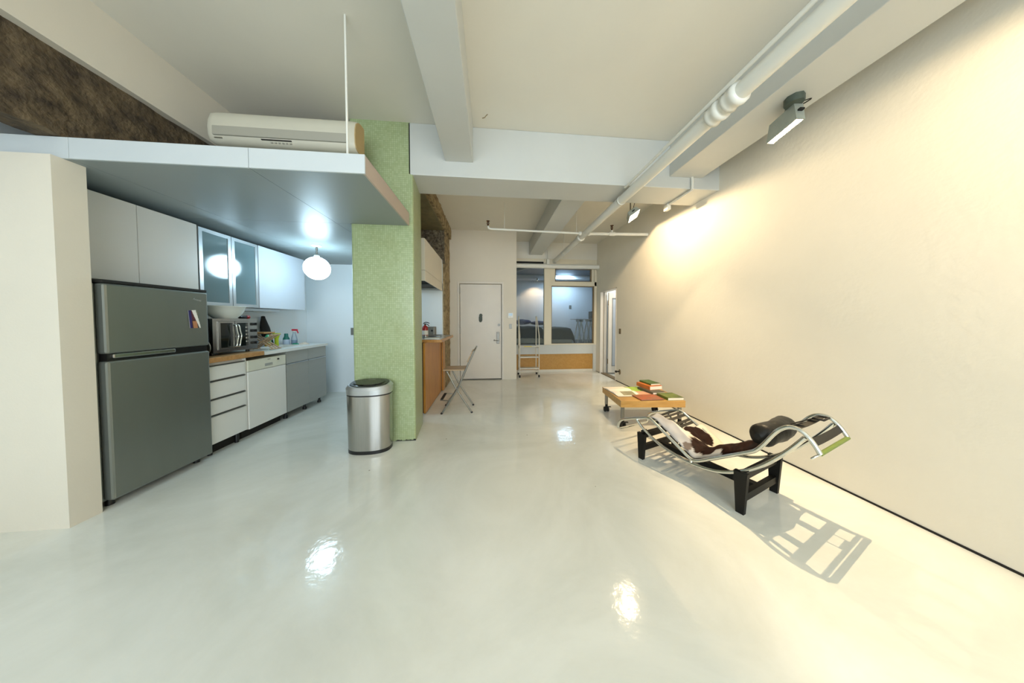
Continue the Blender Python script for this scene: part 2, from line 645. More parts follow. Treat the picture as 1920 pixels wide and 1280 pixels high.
def rough_box(x0, x1, y0, y1, z0, z1, amp, step=0.035, freq=9.0, seed=0.0):
    """box with broken, uneven faces"""
    bm = bmesh.new()
    bmesh.ops.create_cube(bm, size=1.0)
    for v in bm.verts:
        v.co = Vector(((x0 + x1) / 2 + v.co.x * (x1 - x0), (y0 + y1) / 2 + v.co.y * (y1 - y0),
                       (z0 + z1) / 2 + v.co.z * (z1 - z0)))
    L = (x1 - x0, y1 - y0, z1 - z0)
    for ax in range(3):
        k = int(L[ax] / step)
        for i in range(1, k):
            co = [0, 0, 0]
            co[ax] = (x0, y0, z0)[ax] + L[ax] * i / k
            no = [0, 0, 0]
            no[ax] = 1
            bmesh.ops.bisect_plane(bm, geom=bm.verts[:] + bm.edges[:] + bm.faces[:], plane_co=co, plane_no=no)
    bm.normal_update()
    for v in bm.verts:
        p = v.co * freq + Vector((seed, seed, seed))
        d = noise.noise_vector(p) * 0.7 + noise.noise_vector(p * 2.7) * 0.5
        v.co += d * amp
    bm.verts.index_update()
    mb = MB().add([v.co.copy() for v in bm.verts], [[v.index for v in f.verts] for f in bm.faces])
    bm.free()
    return mb


def text_mesh(txt, size, M, material, parent, name='lettering', depth=0.0008):
    cu = bpy.data.curves.new('txt', 'FONT')
    cu.body = txt
    cu.size = size
    cu.extrude = depth
    cu.align_x = 'CENTER'
    cu.align_y = 'CENTER'
    t = bpy.data.objects.new('txt', cu)
    COL.objects.link(t)
    dg = bpy.context.evaluated_depsgraph_get()
    me = bpy.data.meshes.new_from_object(t.evaluated_get(dg))
    mb = MB().add([M @ v.co for v in me.vertices], [tuple(p.vertices) for p in me.polygons])
    bpy.data.objects.remove(t)
    bpy.data.curves.remove(cu)
    bpy.data.meshes.remove(me)
    return put(name, mb, material, parent)

# ==================================================================== THE ROOM
WX = 2.73          # right wall
YB0, YB1 = 2.89, 3.31   # cross beam
ZC, ZC2 = 3.41, 3.27    # ceilings

struct('floor', B(-3.42, 4.6, -3.3, 7.2, -0.12, 0.0), FLOOR)
# right wall with the side door's opening
wr = struct('wall_right', B(WX, WX + 0.13, -3.2, 5.38, 0.012, ZC), PLASTER)
struct('end_section', B(WX, WX + 0.13, 6.2, 6.56, 0.012, ZC), PLASTER, wr)
struct('lintel_section', B(WX, WX + 0.13, 5.38, 6.2, 2.03, ZC), PLASTER, wr)
struct('gap_strip_right', B(WX - 0.004, WX + 0.01, -3.2, 5.36, 0.0, 0.014), DARK)  # dark strip painted in for the shadow gap under the wall
# left wall and the boxed-in beam along its top
struct('wall_left', B(-3.42, -3.3, -3.2, 5.2, 0.0, ZC), KWHITE)
struct('wall_left_return', B(-3.3, -2.66, 1.86, 2.0, 0.0, 2.33), WHITE)
struct('beam_left', B(-3.3, -2.6, -3.2, 5.1, 2.985, ZC), WHITE)
struct('wall_left_bare', rough_box(-2.80, -2.655, -1.2, 2.85, 2.465, 3.0, 0.02, 0.05, 9), ROUGHD)
# wall behind the camera, with its window opening
wb = struct('wall_back', B(-3.42, WX + 0.13, -3.34, -3.2, 0.0, 0.85), WHITE)
struct('upper_section', B(-3.42, WX + 0.13, -3.34, -3.2, 2.85, ZC), WHITE, wb)
struct('side_section', B(-3.42, -2.3, -3.34, -3.2, 0.85, 2.85), WHITE, wb)
struct('side_section', B(2.3, WX + 0.13, -3.34, -3.2, 0.85, 2.85), WHITE, wb)
# ceilings
struct('ceiling', B(-3.42, WX + 0.13, -3.3, YB1, ZC, ZC + 0.1), CEIL)
struct('ceiling_rear', B(-3.42, WX + 0.13, YB1, 6.6, ZC2, ZC2 + 0.1), CEIL)

struct('crack', MB().tube([(-0.075, 2.755, ZC - 0.001), (-0.05, 2.745, ZC - 0.002), (-0.035, 2.72, ZC - 0.001), (-0.02, 2.70, ZC - 0.001)], 0.004, 6), ROUGHC, bpy.data.objects['ceiling'])
# beams
cb = struct('beam_cross', B(-0.86, WX + 0.05, YB0, YB1, 2.87, ZC, bev=0.006), BEAMW)
struct('beam_ceiling', B(-0.475, -0.18, -3.2, YB0 + 0.01, 3.03, ZC, bev=0.006), BEAMW)
struct('beam_ceiling', B(2.095, 2.50, -3.2, YB0 + 0.01, 3.0, ZC, bev=0.006), BEAMW)
struct('beam_ceiling', B(0.97, 1.30, YB1 - 0.01, 6.5, 2.95, ZC2, bev=0.006), BEAMW)
struct('beam_concrete', rough_box(-1.12, -0.83, YB1, 5.74, 3.05, ZC2 + 0.02, 0.018, 0.03, 11, 3.0), ROUGHC)
struct('beam_underside', B(-1.45, -0.875, YB1, 5.05, 3.02, 3.055), SMOOTHC)

# mosaic pillar with rounded arrises
def round_poly(pts, r, n=5):
    out = []
    m = len(pts)
    for i in range(m):
        p, a, b = Vector(pts[i]), Vector(pts[i - 1]), Vector(pts[(i + 1) % m])
        u, w = (a - p).normalized(), (b - p).normalized()
        p0, p1 = p + u * r, p + w * r
        for k in range(n + 1):
            t = k / n
            out.append(tuple((1 - t) ** 2 * p0 + 2 * t * (1 - t) * p + t * t * p1))
    return out


pil = round_poly([(-1.455, 2.89), (-0.815, 2.89), (-0.865, 3.40), (-1.455, 3.40)], 0.028, 5)
struct('pillar', MB().prism(pil, 0.0, ZC, smooth=True), MOSAIC)
# ragged edge of missing tiles at the pillar's foot
for k in range(14):
    x = -1.02 + k * 0.0145 + random.uniform(-0.004, 0.004)
    h = random.uniform(0.004, 0.016)
mbk = MB()
for k in range(16):
    x = -1.03 + k * 0.0135
    mbk.box(x, x + 0.012, 2.8885, 2.892, 0.0, random.uniform(0.004, 0.02))
struct('trim_1', mbk, DARK)

# entrance wall with its door opening
DY = 5.72
DX0, DX1, DZ = -0.652, 0.245, 2.105
wf = struct('wall_far', B(-0.90, DX0 - 0.01, DY, DY + 0.14, 0.0, ZC2), WHITE)
struct('side_section', B(DX1 + 0.01, 0.585, DY, DY + 0.14, 0.0, ZC2), WHITE, wf)
struct('lintel_section', B(DX0 - 0.01, DX1 + 0.01, DY, DY + 0.14, DZ + 0.01, ZC2), WHITE, wf)
struct('return_section', B(0.50, 0.585, DY + 0.14, 6.6, 0.0, ZC2), WHITE, wf)
struct('opening_back', B(DX0 - 0.05, DX1 + 0.05, DY + 0.14, DY + 0.16, 0.0, DZ + 0.05), DARK, wf)
tr = struct('trim_2', MB().box(DX0 - 0.055, DX0 - 0.012, DY - 0.012, DY + 0.01, 0.0, DZ + 0.055, bev=0.004)
            .box(DX1 + 0.012, DX1 + 0.05, DY - 0.012, DY + 0.01, 0.0, DZ + 0.055, bev=0.004)
            .box(DX0 - 0.012, DX1 + 0.012, DY - 0.012, DY + 0.01, DZ + 0.014, DZ + 0.055, bev=0.004), DOORW)
dr = struct('door_1', B(DX0, DX1, DY + 0.012, DY + 0.055, 0.022, DZ, bev=0.003), DOORW)
struct('hinge', MB().cyl((DX0 - 0.006, DY + 0.0, 1.90), (DX0 - 0.006, DY + 0.0, 2.03), 0.011), NICKEL, dr)
struct('hinge', MB().cyl((DX0 - 0.006, DY + 0.0, 1.02), (DX0 - 0.006, DY + 0.0, 1.15), 0.011), NICKEL, dr)
struct('hinge', MB().cyl((DX0 - 0.006, DY + 0.0, 0.20), (DX0 - 0.006, DY + 0.0, 0.33), 0.011), NICKEL, dr)
struct('deadbolt', MB().cyl((0.195, DY + 0.013, 1.214), (0.195, DY - 0.012, 1.214), 0.03, 20)
       .box(0.187, 0.203, DY - 0.03, DY - 0.01, 1.195, 1.233, bev=0.003), NICKEL, dr)
lk = struct('lockset', MB().box(0.145, 0.207, DY - 0.012, DY + 0.013, 0.80, 1.06, bev=0.005)
            .box(0.165, 0.19, DY - 0.024, DY - 0.011, 1.02, 1.045, bev=0.003), NICKEL, dr)
struct('lever', MB().tube([(0.176, DY - 0.012, 0.872), (0.176, DY - 0.045, 0.872), (0.15, DY - 0.05, 0.876), (0.095, DY - 0.05, 0.88)], 0.008)
       .ball((0.093, DY - 0.05, 0.88), 0.016, n=12, m=8), NICKEL, lk)
struct('viewer', MB().cyl((-0.203, DY + 0.013, 1.425), (-0.203, DY - 0.012, 1.425), 0.036, 20)
       .box(-0.245, -0.171, DY - 0.008, DY + 0.013, 1.30, 1.402, bev=0.012)
       .ball((-0.21, DY - 0.003, 1.30), 0.03, 0.012, 0.026, n=14, m=8), BOXGREY, dr)

# kitchen back wall, backsplash, bare pier
struct('wall_kitchen', B(-3.3, -0.9, 5.0, 5.1, 0.0, 2.46), KWHITE)
struct('pier_concrete', rough_box(-1.2, -0.868, 5.1, 5.76, 0.0, 3.1, 0.014, 0.035, 10, 8.0), ROUGHC)
struct('wall_rubble', rough_box(-1.9, -0.868, 5.06, 5.14, 2.40, 3.1, 0.025, 0.03, 14, 5.0), RUBBLE)

# kitchen canopy: a boxed soffit hung from the ceiling
CZ0, CZ1, CY = 2.33, 2.46, 1.90
cano = struct('ceiling_kitchen', MB().box(-3.3, -0.87, CY + 0.012, 2.875, CZ0 + 0.012, CZ1 - 0.002)
              .box(-3.3, -1.47, 2.875, 5.0, CZ0 + 0.012, CZ1 - 0.002), DARK)
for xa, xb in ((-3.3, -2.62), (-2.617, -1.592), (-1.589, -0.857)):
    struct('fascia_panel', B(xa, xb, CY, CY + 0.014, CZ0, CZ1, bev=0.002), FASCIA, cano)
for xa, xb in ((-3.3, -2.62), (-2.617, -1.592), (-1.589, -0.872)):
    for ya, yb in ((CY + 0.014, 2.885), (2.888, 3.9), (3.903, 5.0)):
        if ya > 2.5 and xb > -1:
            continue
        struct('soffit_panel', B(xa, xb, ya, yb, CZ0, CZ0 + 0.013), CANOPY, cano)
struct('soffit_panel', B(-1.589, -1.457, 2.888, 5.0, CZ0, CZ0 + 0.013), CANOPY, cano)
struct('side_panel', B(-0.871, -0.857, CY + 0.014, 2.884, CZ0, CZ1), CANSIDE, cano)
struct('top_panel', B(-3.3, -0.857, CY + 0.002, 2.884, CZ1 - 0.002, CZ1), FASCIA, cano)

# ------------------------------------------------------------------ glazed wall to the bedroom
WY = 6.45
ww = struct('wall_window', B(0.585, WX, WY + 0.01, WY + 0.13, 0.455, 0.69), BEAMW)
struct('header_panel', B(0.585, 1.44, WY - 0.02, WY + 0.12, 2.86, ZC2), CEIL, ww)
struct('header_panel', B(1.445, WX, WY - 0.02, WY + 0.12, 2.86, ZC2), CEIL, ww)
struct('board_panel', B(0.585, 2.655, WY + 0.035, WY + 0.12, 0.055, 0.455), CHIP, ww)
struct('corner_post', B(2.655, WX, WY + 0.0, WY + 0.12, 0.0, 0.70), BEAMW, ww)
struct('plinth', B(0.585, 2.655, WY + 0.02, WY + 0.13, 0.0, 0.055), WHITE, ww)
wn = struct('window_1', B(1.36, 1.545, WY - 0.03, WY + 0.09, 0.69, 2.86, bev=0.008), CREAMF)
fr = MB().box(0.585, WX, WY - 0.015, WY + 0.09, 2.70, 2.86)
fr.box(1.545, WX, WY - 0.01, WY + 0.08, 2.19, 2.30, bev=0.006)
fr.box(1.545, 1.64, WY - 0.005, WY + 0.08, 2.30, 2.70, bev=0.004)
fr.box(2.60, 2.66, WY - 0.005, WY + 0.08, 2.30, 2.70, bev=0.004)
fr.box(2.67, WX, WY - 0.01, WY + 0.08, 0.69, 2.70, bev=0.004)
fr.box(0.585, 0.63, WY - 0.005, WY + 0.08, 0.69, 2.70, bev=0.004)
fr.box(1.545, 2.67, WY - 0.005, WY + 0.06, 0.69, 0.72, bev=0.003)
struct('window_frame', fr, CREAMF, wn)
sash = MB()
for x0, x1, z0, z1 in ((1.55, 2.668, 0.722, 2.185), (1.645, 2.598, 2.305, 2.62)):
    sash.box(x0, x0 + 0.012, WY, WY + 0.05, z0, z1).box(x1 - 0.03, x1, WY, WY + 0.05, z0, z1)
    sash.box(x0, x1, WY, WY + 0.05, z0, z0 + 0.008).box(x0, x1, WY, WY + 0.05, z1 - 0.016, z1)
struct('vent_slot', B(0.62, 1.34, WY - 0.019, WY - 0.012, 2.735, 2.785), DARK, wn)
struct('dark_gasket', sash, BRONZE, wn)
struct('pane', B(0.63, 1.36, WY + 0.03, WY + 0.036, 0.69, 2.70), GLASSCLEAR, wn)
struct('pane', B(1.56, 2.64, WY + 0.03, WY + 0.036, 0.73, 2.17), GLASSCLEAR, wn)
struct('pane', B(1.655, 2.57, WY + 0.03, WY + 0.036, 2.312, 2.605), GLASSCLEAR, wn)

# bedroom shell
struct('floor_bedroom', B(0.2, 4.6, WY + 0.13, 10.0, 0.45, 0.56), BEDFL)
struct('wall_bedroom', B(-0.2, 5.2, 9.85, 10.0, 0.45, 3.2), LAV)
struct('wall_bedroom_left', B(-0.1, 0.2, WY + 0.13, 9.85, 0.45, 3.2), LAV)
struct('wall_bedroom_right', B(4.5, 4.62, WY + 0.13, 9.85, 0.45, 3.2), LAV)
struct('ceiling_bedroom', B(-0.1, 4.62, WY + 0.12, 9.85, 2.98, 3.1), NAVY)
struct('beam_bedroom', B(-0.1, 4.62, 9.4, 9.86, 2.84, 2.98), LAV)
struct('wall_bedroom_front', B(WX, 4.62, WY + 0.1, WY + 0.2, 0.0, 3.2), LAV)

# side door in the right wall
RD0, RD1 = 5.38, 6.2
struct('trim_3', MB().box(WX - 0.008, WX + 0.14, RD0 - 0.0, RD0 + 0.02, 0.0, 2.03).box(WX - 0.008, WX + 0.14, RD0, RD1, 2.01, 2.03)
       .box(WX - 0.008, WX + 0.07, RD1 - 0.025, RD1, 0.0, 2.01).box(WX + 0.08, WX + 0.14, RD1 - 0.06, RD1, 0.0, 2.01), DOORW)
struct('trim_4', B(WX, WX + 0.13, RD0 + 0.02, RD1 - 0.06, 0.0, 0.018), BRONZE)
d2 = struct('door_2', MB().box(WX + 0.15, WX + 0.24, 6.06, 6.10, 0.03, 1.99, bev=0.003).box(WX + 0.80, WX + 0.9, 6.06, 6.10, 0.03, 1.99, bev=0.003)
            .box(WX + 0.24, WX + 0.80, 6.06, 6.10, 0.03, 0.19).box(WX + 0.24, WX + 0.80, 6.06, 6.10, 1.86, 1.99), DOORW)
struct('pane', B(WX + 0.25, WX + 0.79, 6.075, 6.083, 0.20, 1.85), GLASSBATH, d2)
struct('bead', MB().box(WX + 0.24, WX + 0.252, 6.055, 6.07, 0.19, 1.86).box(WX + 0.24, WX + 0.80, 6.055, 6.07, 0.19, 0.202)
       .box(WX + 0.24, WX + 0.80, 6.055, 6.07, 1.848, 1.86), NICKEL, d2)
struct('hinge', MB().cyl((WX + 0.142, 6.07, 1.68), (WX + 0.142, 6.07, 1.80), 0.012), BRONZE, d2)
struct('hinge', MB().cyl((WX + 0.142, 6.07, 0.25), (WX + 0.142, 6.07, 0.37), 0.012), BRONZE, d2)
struct('wall_side_room', MB().box(WX + 0.13, 4.4, 6.34, 6.44, 0, 2.5).box(4.3, 4.4, 4.7, 6.34, 0, 2.5).box(WX + 0.13, 4.4, 4.6, 4.7, 0, 2.5), KWHITE)
struct('ceiling_side_room', B(WX + 0.13, 4.4, 4.6, 6.44, 2.42, 2.5), KWHITE)

# ==================================================================== PIPES AND CEILING FITTINGS
mp = thing('water_pipe', 'fat white painted pipe running the length of the room under the ceiling', 'pipe', (1.62, 2.0, 2.80))
put('pipe_run', MB().cyl((1.62, -3.2, 2.80), (1.62, 6.43, 2.80), 0.052, 20), PIPEW, mp)
def collar(y, parent, x=1.62, z=2.80, r=0.052):
    put('coupling', MB().lathe([(r, -0.05), (r + 0.018, -0.045), (r + 0.022, -0.02), (r + 0.012, 0.0), (r + 0.012, 0.03), (r + 0.02, 0.045), (r, 0.05)],
                               (x, y, z), 20, 'y'), PIPEW, parent)
collar(1.74, mp); collar(1.61, mp); collar(4.55, mp)
put('thin_conduit', MB().cyl((1.555, -3.2, 2.852), (1.555, 2.89, 2.852), 0.014, 10), PIPEW, mp)
for y in (3.1, 5.6):
    put('hanger', MB().cyl((1.62, y, 2.85), (1.62, y, 2.87 if YB0 < y < YB1 else (ZC if y < YB0 else ZC2)), 0.006, 8)
        .lathe([(0.054, -0.012), (0.056, -0.012), (0.056, 0.012), (0.054, 0.012)], (1.62, y, 2.80), 20, 'y'), PIPEW, mp)

bp_ = thing('sprinkler_pipe', 'thin white sprinkler pipe crossing the room in front of the entrance door', 'pipe', (1.5, 4.32, 2.81))
put('pipe_run', MB().cyl((1.68, 4.36, 2.81), (WX + 0.01, 4.30, 2.81), 0.026, 14), PIPEW, bp_)
put('pipe_run', MB().tube([(1.56, 4.36, 2.81), (0.02, 4.30, 2.815), (-0.02, 4.30, 2.825), (-0.03, 4.30, 2.86)], 0.017, 12), PIPEW, bp_)
put('tee_fitting', MB().cyl((1.52, 4.36, 2.81), (1.562, 4.36, 2.81), 0.034, 14), PIPEW, bp_)
put('tee_fitting', MB().cyl((1.678, 4.36, 2.81), (1.72, 4.36, 2.81), 0.036, 14), PIPEW, bp_)
put('tee_fitting', MB().cyl((2.05, 4.335, 2.81), (2.15, 4.332, 2.81), 0.034, 14).cyl((2.10, 4.333, 2.81), (2.10, 4.333, 2.87), 0.02, 12), PIPEW, bp_)
def sprinkler(x, y, z):
    put('sprinkler_head', MB().cyl((x, y, z), (x, y, z + 0.03), 0.014, 12).tube([(x - 0.016, y, z + 0.03), (x - 0.02, y, z + 0.05), (x, y, z + 0.075)], 0.005, 8)
        .tube([(x + 0.016, y, z + 0.03), (x + 0.02, y, z + 0.05), (x, y, z + 0.075)], 0.005, 8)
        .cyl((x, y, z + 0.03), (x, y, z + 0.06), 0.008, 8)
        .lathe([(0.006, 0.075), (0.03, 0.078), (0.03, 0.083), (0.006, 0.085)], (x, y, z), 14), BRASS, bp_)
sprinkler(-0.03, 4.30, 2.86); sprinkler(2.10, 4.333, 2.87)
put('hanger', MB().cyl((0.24, 4.31, 2.83), (0.24, 4.31, ZC2), 0.004, 8), PIPEW, bp_)
put('hanger', MB().cyl((1.48, 4.36, 2.82), (1.48, 4.36, ZC2), 0.004, 8), PIPEW, bp_)

cd = thing('conduit', 'small white electrical conduit bending under the cross beam beside the far floodlight', 'conduit', (2.37, 3.05, 2.86))
put('conduit_run', MB().tube(spline([(2.37, 2.878, 3.0), (2.37, 2.872, 2.90), (2.37, 2.875, 2.858), (2.37, 2.91, 2.852), (2.37, 3.2, 2.852), (2.37, 3.27, 2.852)], 4), 0.014, 10), PIPEW, cd)
put('junction_box', B(2.345, 2.395, 3.26, 3.34, 2.79, 2.869, bev=0.006), PIPEW, cd)

tp = thing('ceiling_pipe', 'white pipe crossing above the near floodlight to the wall', 'pipe', (2.6, 1.9, 3.16))
put('pipe_run', MB().cyl((2.45, 1.89, 3.2), (WX + 0.02, 1.90, 3.2), 0.036, 16), PIPEW, tp)
put('coupling', MB().lathe([(0.038, -0.04), (0.048, -0.036), (0.048, 0.036), (0.038, 0.04)], (2.64, 1.896, 3.2), 18, 'x'), PIPEW, tp)

hp = thing('header_pipe', 'fat cream pipe running along the top of the bedroom window', 'pipe', (1.7, 6.3, 2.65))
put('pipe_run', MB().cyl((0.585, 6.33, 2.655), (WX + 0.01, 6.33, 2.655), 0.056, 18), PIPEW, hp)
put('wall_clip', B(1.40, 1.46, 6.3, 6.44, 2.70, 2.82, bev=0.005), PIPEW, hp)

# ceiling rod over the canopy
rd = thing('hanging_rod', 'thin white rod hanging the kitchen canopy from the ceiling', 'rod', (-0.985, 1.93, 2.46))
put('rod_shaft', MB().cyl((-0.985, 1.935, 2.461), (-0.985, 1.935, ZC), 0.0075, 12), PIPEW, rd)
put('end_plate', MB().cyl((-0.985, 1.935, 2.461), (-0.985, 1.935, 2.466), 0.02, 12), PIPEW, rd)

# ------------------------------------------------------------------ floodlights
def floodlight(name, label, L, N, U, base, power, d=0.06, hs=0.068, hl=0.125):
    """halogen flood: open box, lamp point L, aperture normal N, long axis U"""
    L, N, U = Vector(L), Vector(N).normalized(), Vector(U)
    U = (U - N * U.dot(N)).normalized()
    V = N.cross(U)
    t = thing(name, label, 'floodlight', tuple(L))
    P = lambda a, b, c: L + U * a + V * b + N * c
    w = 0.006
    # housing: back shell and four sides up to the aperture plane
    body = MB()
    hb, hlb = hs * 0.55, hl * 0.8
    ring = lambda a, b, c: [P(-a, -b, c), P(a, -b, c), P(a, b, c), P(-a, b, c)]
    o0, o1, o2 = ring(hlb * 0.8, hb * 0.6, -d * 0.75), ring(hlb + w, hb + 0.02, -d * 0.45), ring(hl + w, hs + w, d)
    i0, i2 = ring(hlb * 0.8, hb * 0.6, -d * 0.6), ring(hl, hs, d)
    i1 = ring(hlb, hb + 0.012, -d * 0.4)
    fs = [(3, 2, 1, 0)]
    for k in range(4):
        k2 = (k + 1) % 4
        fs += [(k, k2, 4 + k2, 4 + k), (4 + k, 4 + k2, 8 + k2, 8 + k), (8 + k, 8 + k2, 20 + k2, 20 + k),
               (20 + k, 20 + k2, 16 + k2, 16 + k), (16 + k, 16 + k2, 12 + k2, 12 + k)]
    fs.append((12, 13, 14, 15))
    body.add(o0 + o1 + o2 + i0 + i1 + i2, fs)
    put('housing', body, DUSTY, t)
    rf = MB()
    e = 0.001
    j0, j1, j2 = ring(hlb * 0.8 - e, hb * 0.6 - e, -d * 0.58), ring(hlb - e, hb + 0.012 - e, -d * 0.38), ring(hl - e, hs - e, d * 0.98)
    fs = [(0, 1, 2, 3)]
    for k in range(4):
        k2 = (k + 1) % 4
        fs += [(k2, k, 4 + k, 4 + k2), (4 + k2, 4 + k, 8 + k, 8 + k2)]
    rf.add(j0 + j1 + j2, fs)
    put('reflector', rf, REFL, t)
    put('tube_lamp', MB().cyl(P(-0.055, 0, -0.012), P(0.055, 0, -0.012), 0.005, 10), TUBE_M, t)
    for sgn in (-1, 1):
        put('end_clip', MB().beam(P(sgn * (hl + 0.004), -0.016, d * 0.2), P(sgn * (hl + 0.004), 0.016, d * 0.2), 0.02, 0.012, N), BLACKM, t)
    Bs = Vector(base)
    back = P(0, 0, -d * 0.75)
    put('yoke', MB().tube([back, back + (Bs - back) * 0.5 + U * 0.02, Bs], 0.009, 10), GREYM, t)
    put('wiring_box', MB().cyl(Bs - Vector((0, 0, 0.05)), Bs, 0.058, 8).cyl(Bs - Vector((0.05, 0, 0.028)), Bs - Vector((-0.066, 0, 0.028)), 0.014, 8), BOXGREY, t)
    put('cord', MB().tube(spline([Bs + Vector((0.05, 0, -0.03)), Bs + Vector((0.10, -0.03, -0.03)), P(0.06, 0.02, -d * 0.7) + Vector((0.02, 0, 0.03)), P(0.04, 0, -d * 0.7)], 5), 0.004, 6), BLACKM, t)
    pl = point_light(name + '_light', tuple(P(0, 0, 0.004)), power, WARM, 0.008)
    return t


floodlight('floodlight', 'grey halogen floodlight seen from behind under the right ceiling beam', (2.33, 1.88, 2.90), (-0.09, -0.05, -0.99), (0.17, 0.985, 0.0),
           (2.29, 1.79, 3.0), LAMP_NEAR_W, d=0.095, hs=0.024, hl=0.12)
floodlight('floodlight', 'glowing halogen floodlight behind the cross beam facing the room', (1.97, 3.47, 2.80), (0.514, -0.171, -0.842), (0.427, 0.902, 0.077),
           (1.97, 3.52, ZC2), LAMP_FAR_W, d=0.048, hs=0.069, hl=0.16)
floodlight('floodlight', 'unseen third halogen floodlight added to brighten the near right wall', (2.10, 0.05, 2.78), (0.80, 0.12, -0.58), (0.0, 1.0, 0.0),
           (2.24, 0.05, 3.0), LAMP_ADDED_W, d=0.048, hs=0.035, hl=0.15)  # unseen lamp, inferred from the bright wall and added to light it

# ==================================================================== AIR CONDITIONER ON THE CANOPY
ac = thing('air_conditioner', 'long cream split air conditioner above the kitchen canopy', 'air conditioner', (-1.77, 2.5, 2.46))
X0, X1, ACD = -2.365, -1.185, 0.055
prof = [(2.62, 2.78), (2.50, 2.775), (2.462, 2.79), (2.447, 2.83), (2.443, 2.90), (2.450, 2.96), (2.47, 3.02), (2.51, 3.055), (2.56, 3.07), (2.62, 3.07)]
def extr(prof, x0, x1, bulge=0.0):
    vs = []
    xs = [x0, x0 + 0.012, x0 + 0.05, x1 - 0.05, x1 - 0.012, x1]
    sc = [0.93, 0.98, 1.0, 1.0, 0.98, 0.93]
    cy, cz = 2.62, 2.925
    for x, s in zip(xs, sc):
        vs += [(x, cy + (y - cy) * s, cz + (z - cz) * s) for y, z in prof]
    n = len(prof)
    fs = []
    for i in range(len(xs) - 1):
        for k in range(n - 1):
            fs.append((i * n + k, (i + 1) * n + k, (i + 1) * n + k + 1, i * n + k + 1))
    return vs, fs, n, len(xs)
vs, fs, n_, m_ = extr(prof, X0, X1)
mb = MB().add(vs, fs, True)
mb.add(vs[:n_], [tuple(range(n_))[::-1]])
mb.add([vs[i * n_ + n_ - 1] for i in range(m_)] + [vs[i * n_] for i in range(m_)], [(i, i + 1, m_ + i + 1, m_ + i) for i in range(m_ - 1)])
put('casing', mb, ACW, ac)
put('end_cover', MB().add([(X1 + 0.004, y, z) for y, z in [(2.62 + (y - 2.62) * 0.95, 2.925 + (z - 2.925) * 0.95) for y, z in prof]]
                          + [(X1 - 0.01, y, z) for y, z in [(2.62 + (y - 2.62) * 0.95, 2.925 + (z - 2.925) * 0.95) for y, z in prof]],
                          [tuple(range(n_)), tuple(range(2 * n_ - 1, n_ - 1, -1))] + [(k, n_ + k, n_ + (k + 1) % n_, (k + 1) % n_) for k in range(n_)]), ACT, ac)
put('outlet_louver', B(X0 + 0.05, X1 - 0.05, 2.436, 2.455, 2.822, 2.898, bev=0.006), ACG, ac)
put('slot', B(X0 + 0.42, X0 + 0.66, 2.446, 2.468, 2.806, 2.812), BLACKM, ac)
put('badge', B(X0 + 0.055, X0 + 0.115, 2.449, 2.468, 2.802, 2.809), GREYM, ac)
for k in range(6):
    put('button', B(X0 + 0.49 + k * 0.03, X0 + 0.507 + k * 0.03, 2.455, 2.475, 2.789, 2.797), ACG, ac)
for x in (X0 + 0.2, X1 - 0.2):
    put('mounting_leg', B(x - 0.02, x + 0.02, 2.52, 2.60, 2.46 - ACD, 2.785), GREYM, ac)
for c_ in ac.children:
    c_.location.z = ACD

# ==================================================================== KITCHEN
# refrigerator
XF = -2.63
rf = thing('refrigerator', 'dark grey two-door refrigerator at the start of the kitchen run', 'refrigerator', (-2.95, 2.35, 0))
put('cabinet_body', B(-3.28, -2.70, 2.03, 2.685, 0.045, 1.575, bev=0.006), FRIDGE, rf)
up = put('upper_door', B(-2.695, XF, 2.03, 2.685, 1.085, 1.575, bev=0.014), FRIDGE, rf)
lo = put('lower_door', B(-2.695, XF, 2.03, 2.685, 0.055, 1.035, bev=0.014), FRIDGE, rf)
put('handle_recess', B(-2.69, XF - 0.012, 2.04, 2.675, 1.033, 1.087), BLACK, rf)
put('handle_strip', B(-2.66, XF + 0.004, 2.06, 2.42, 1.052, 1.083, bev=0.006), STEEL, up)
put('top_cover', B(-3.2, XF - 0.01, 2.03, 2.688, 1.577, 1.60, bev=0.005), BLACKM, rf)
for y in (2.08, 2.63):
    put('foot', MB().cyl((-2.72, y, 0), (-2.72, y, 0.047), 0.022, 12), BLACK, rf)
    put('foot', MB().cyl((-3.2, y, 0), (-3.2, y, 0.047), 0.022, 12), BLACK, rf)
Mt = Matrix.Translation((XF + 0.001, 2.594, 1.503)) @ Matrix.Rotation(PI / 2, 4, 'Z') @ Matrix.Rotation(PI / 2, 4, 'X') @ Matrix.Rotation(math.radians(-12), 4, 'Z')
text_mesh('Avanti', 0.026, Mt, ALU, rf)

# photo stuck to the fridge door
def print_card(name, corners, cells, cols, thick, nrm, parent=None):
    """flat print: grid of coloured cells on a thin card; corners tl, tr, br, bl"""
    tl, tr, br, bl = [Vector(c) for c in corners]
    n, m = 24, 32
    mb, colr = MB(), []
    vs, fs = [], []
    for j in range(m + 1):
        for i in range(n + 1):
            u, v = i / n, j / m
            vs.append((tl * (1 - u) + tr * u) * (1 - v) + (bl * (1 - u) + br * u) * v)
            colr.append(cells(u, v))
    for j in range(m):
        for i in range(n):
            a = j * (n + 1) + i
            fs.append((a, a + n + 1, a + n + 2, a + 1))
    mb.add(vs, fs)
    nv = Vector(nrm) * thick
    mb.add([p - nv for p in (tl, tr, br, bl)], [(0, 1, 2, 3)])
    o = put(name, mb, PRINT, parent)
    at = o.data.color_attributes.new('Col', 'FLOAT_COLOR', 'POINT')
    for i in range(len(o.data.vertices)):
        c = hexc(colr[i]) if i < len(colr) else hexc('#dddddd')
        at.data[i].color = (*c, 1)
    return o
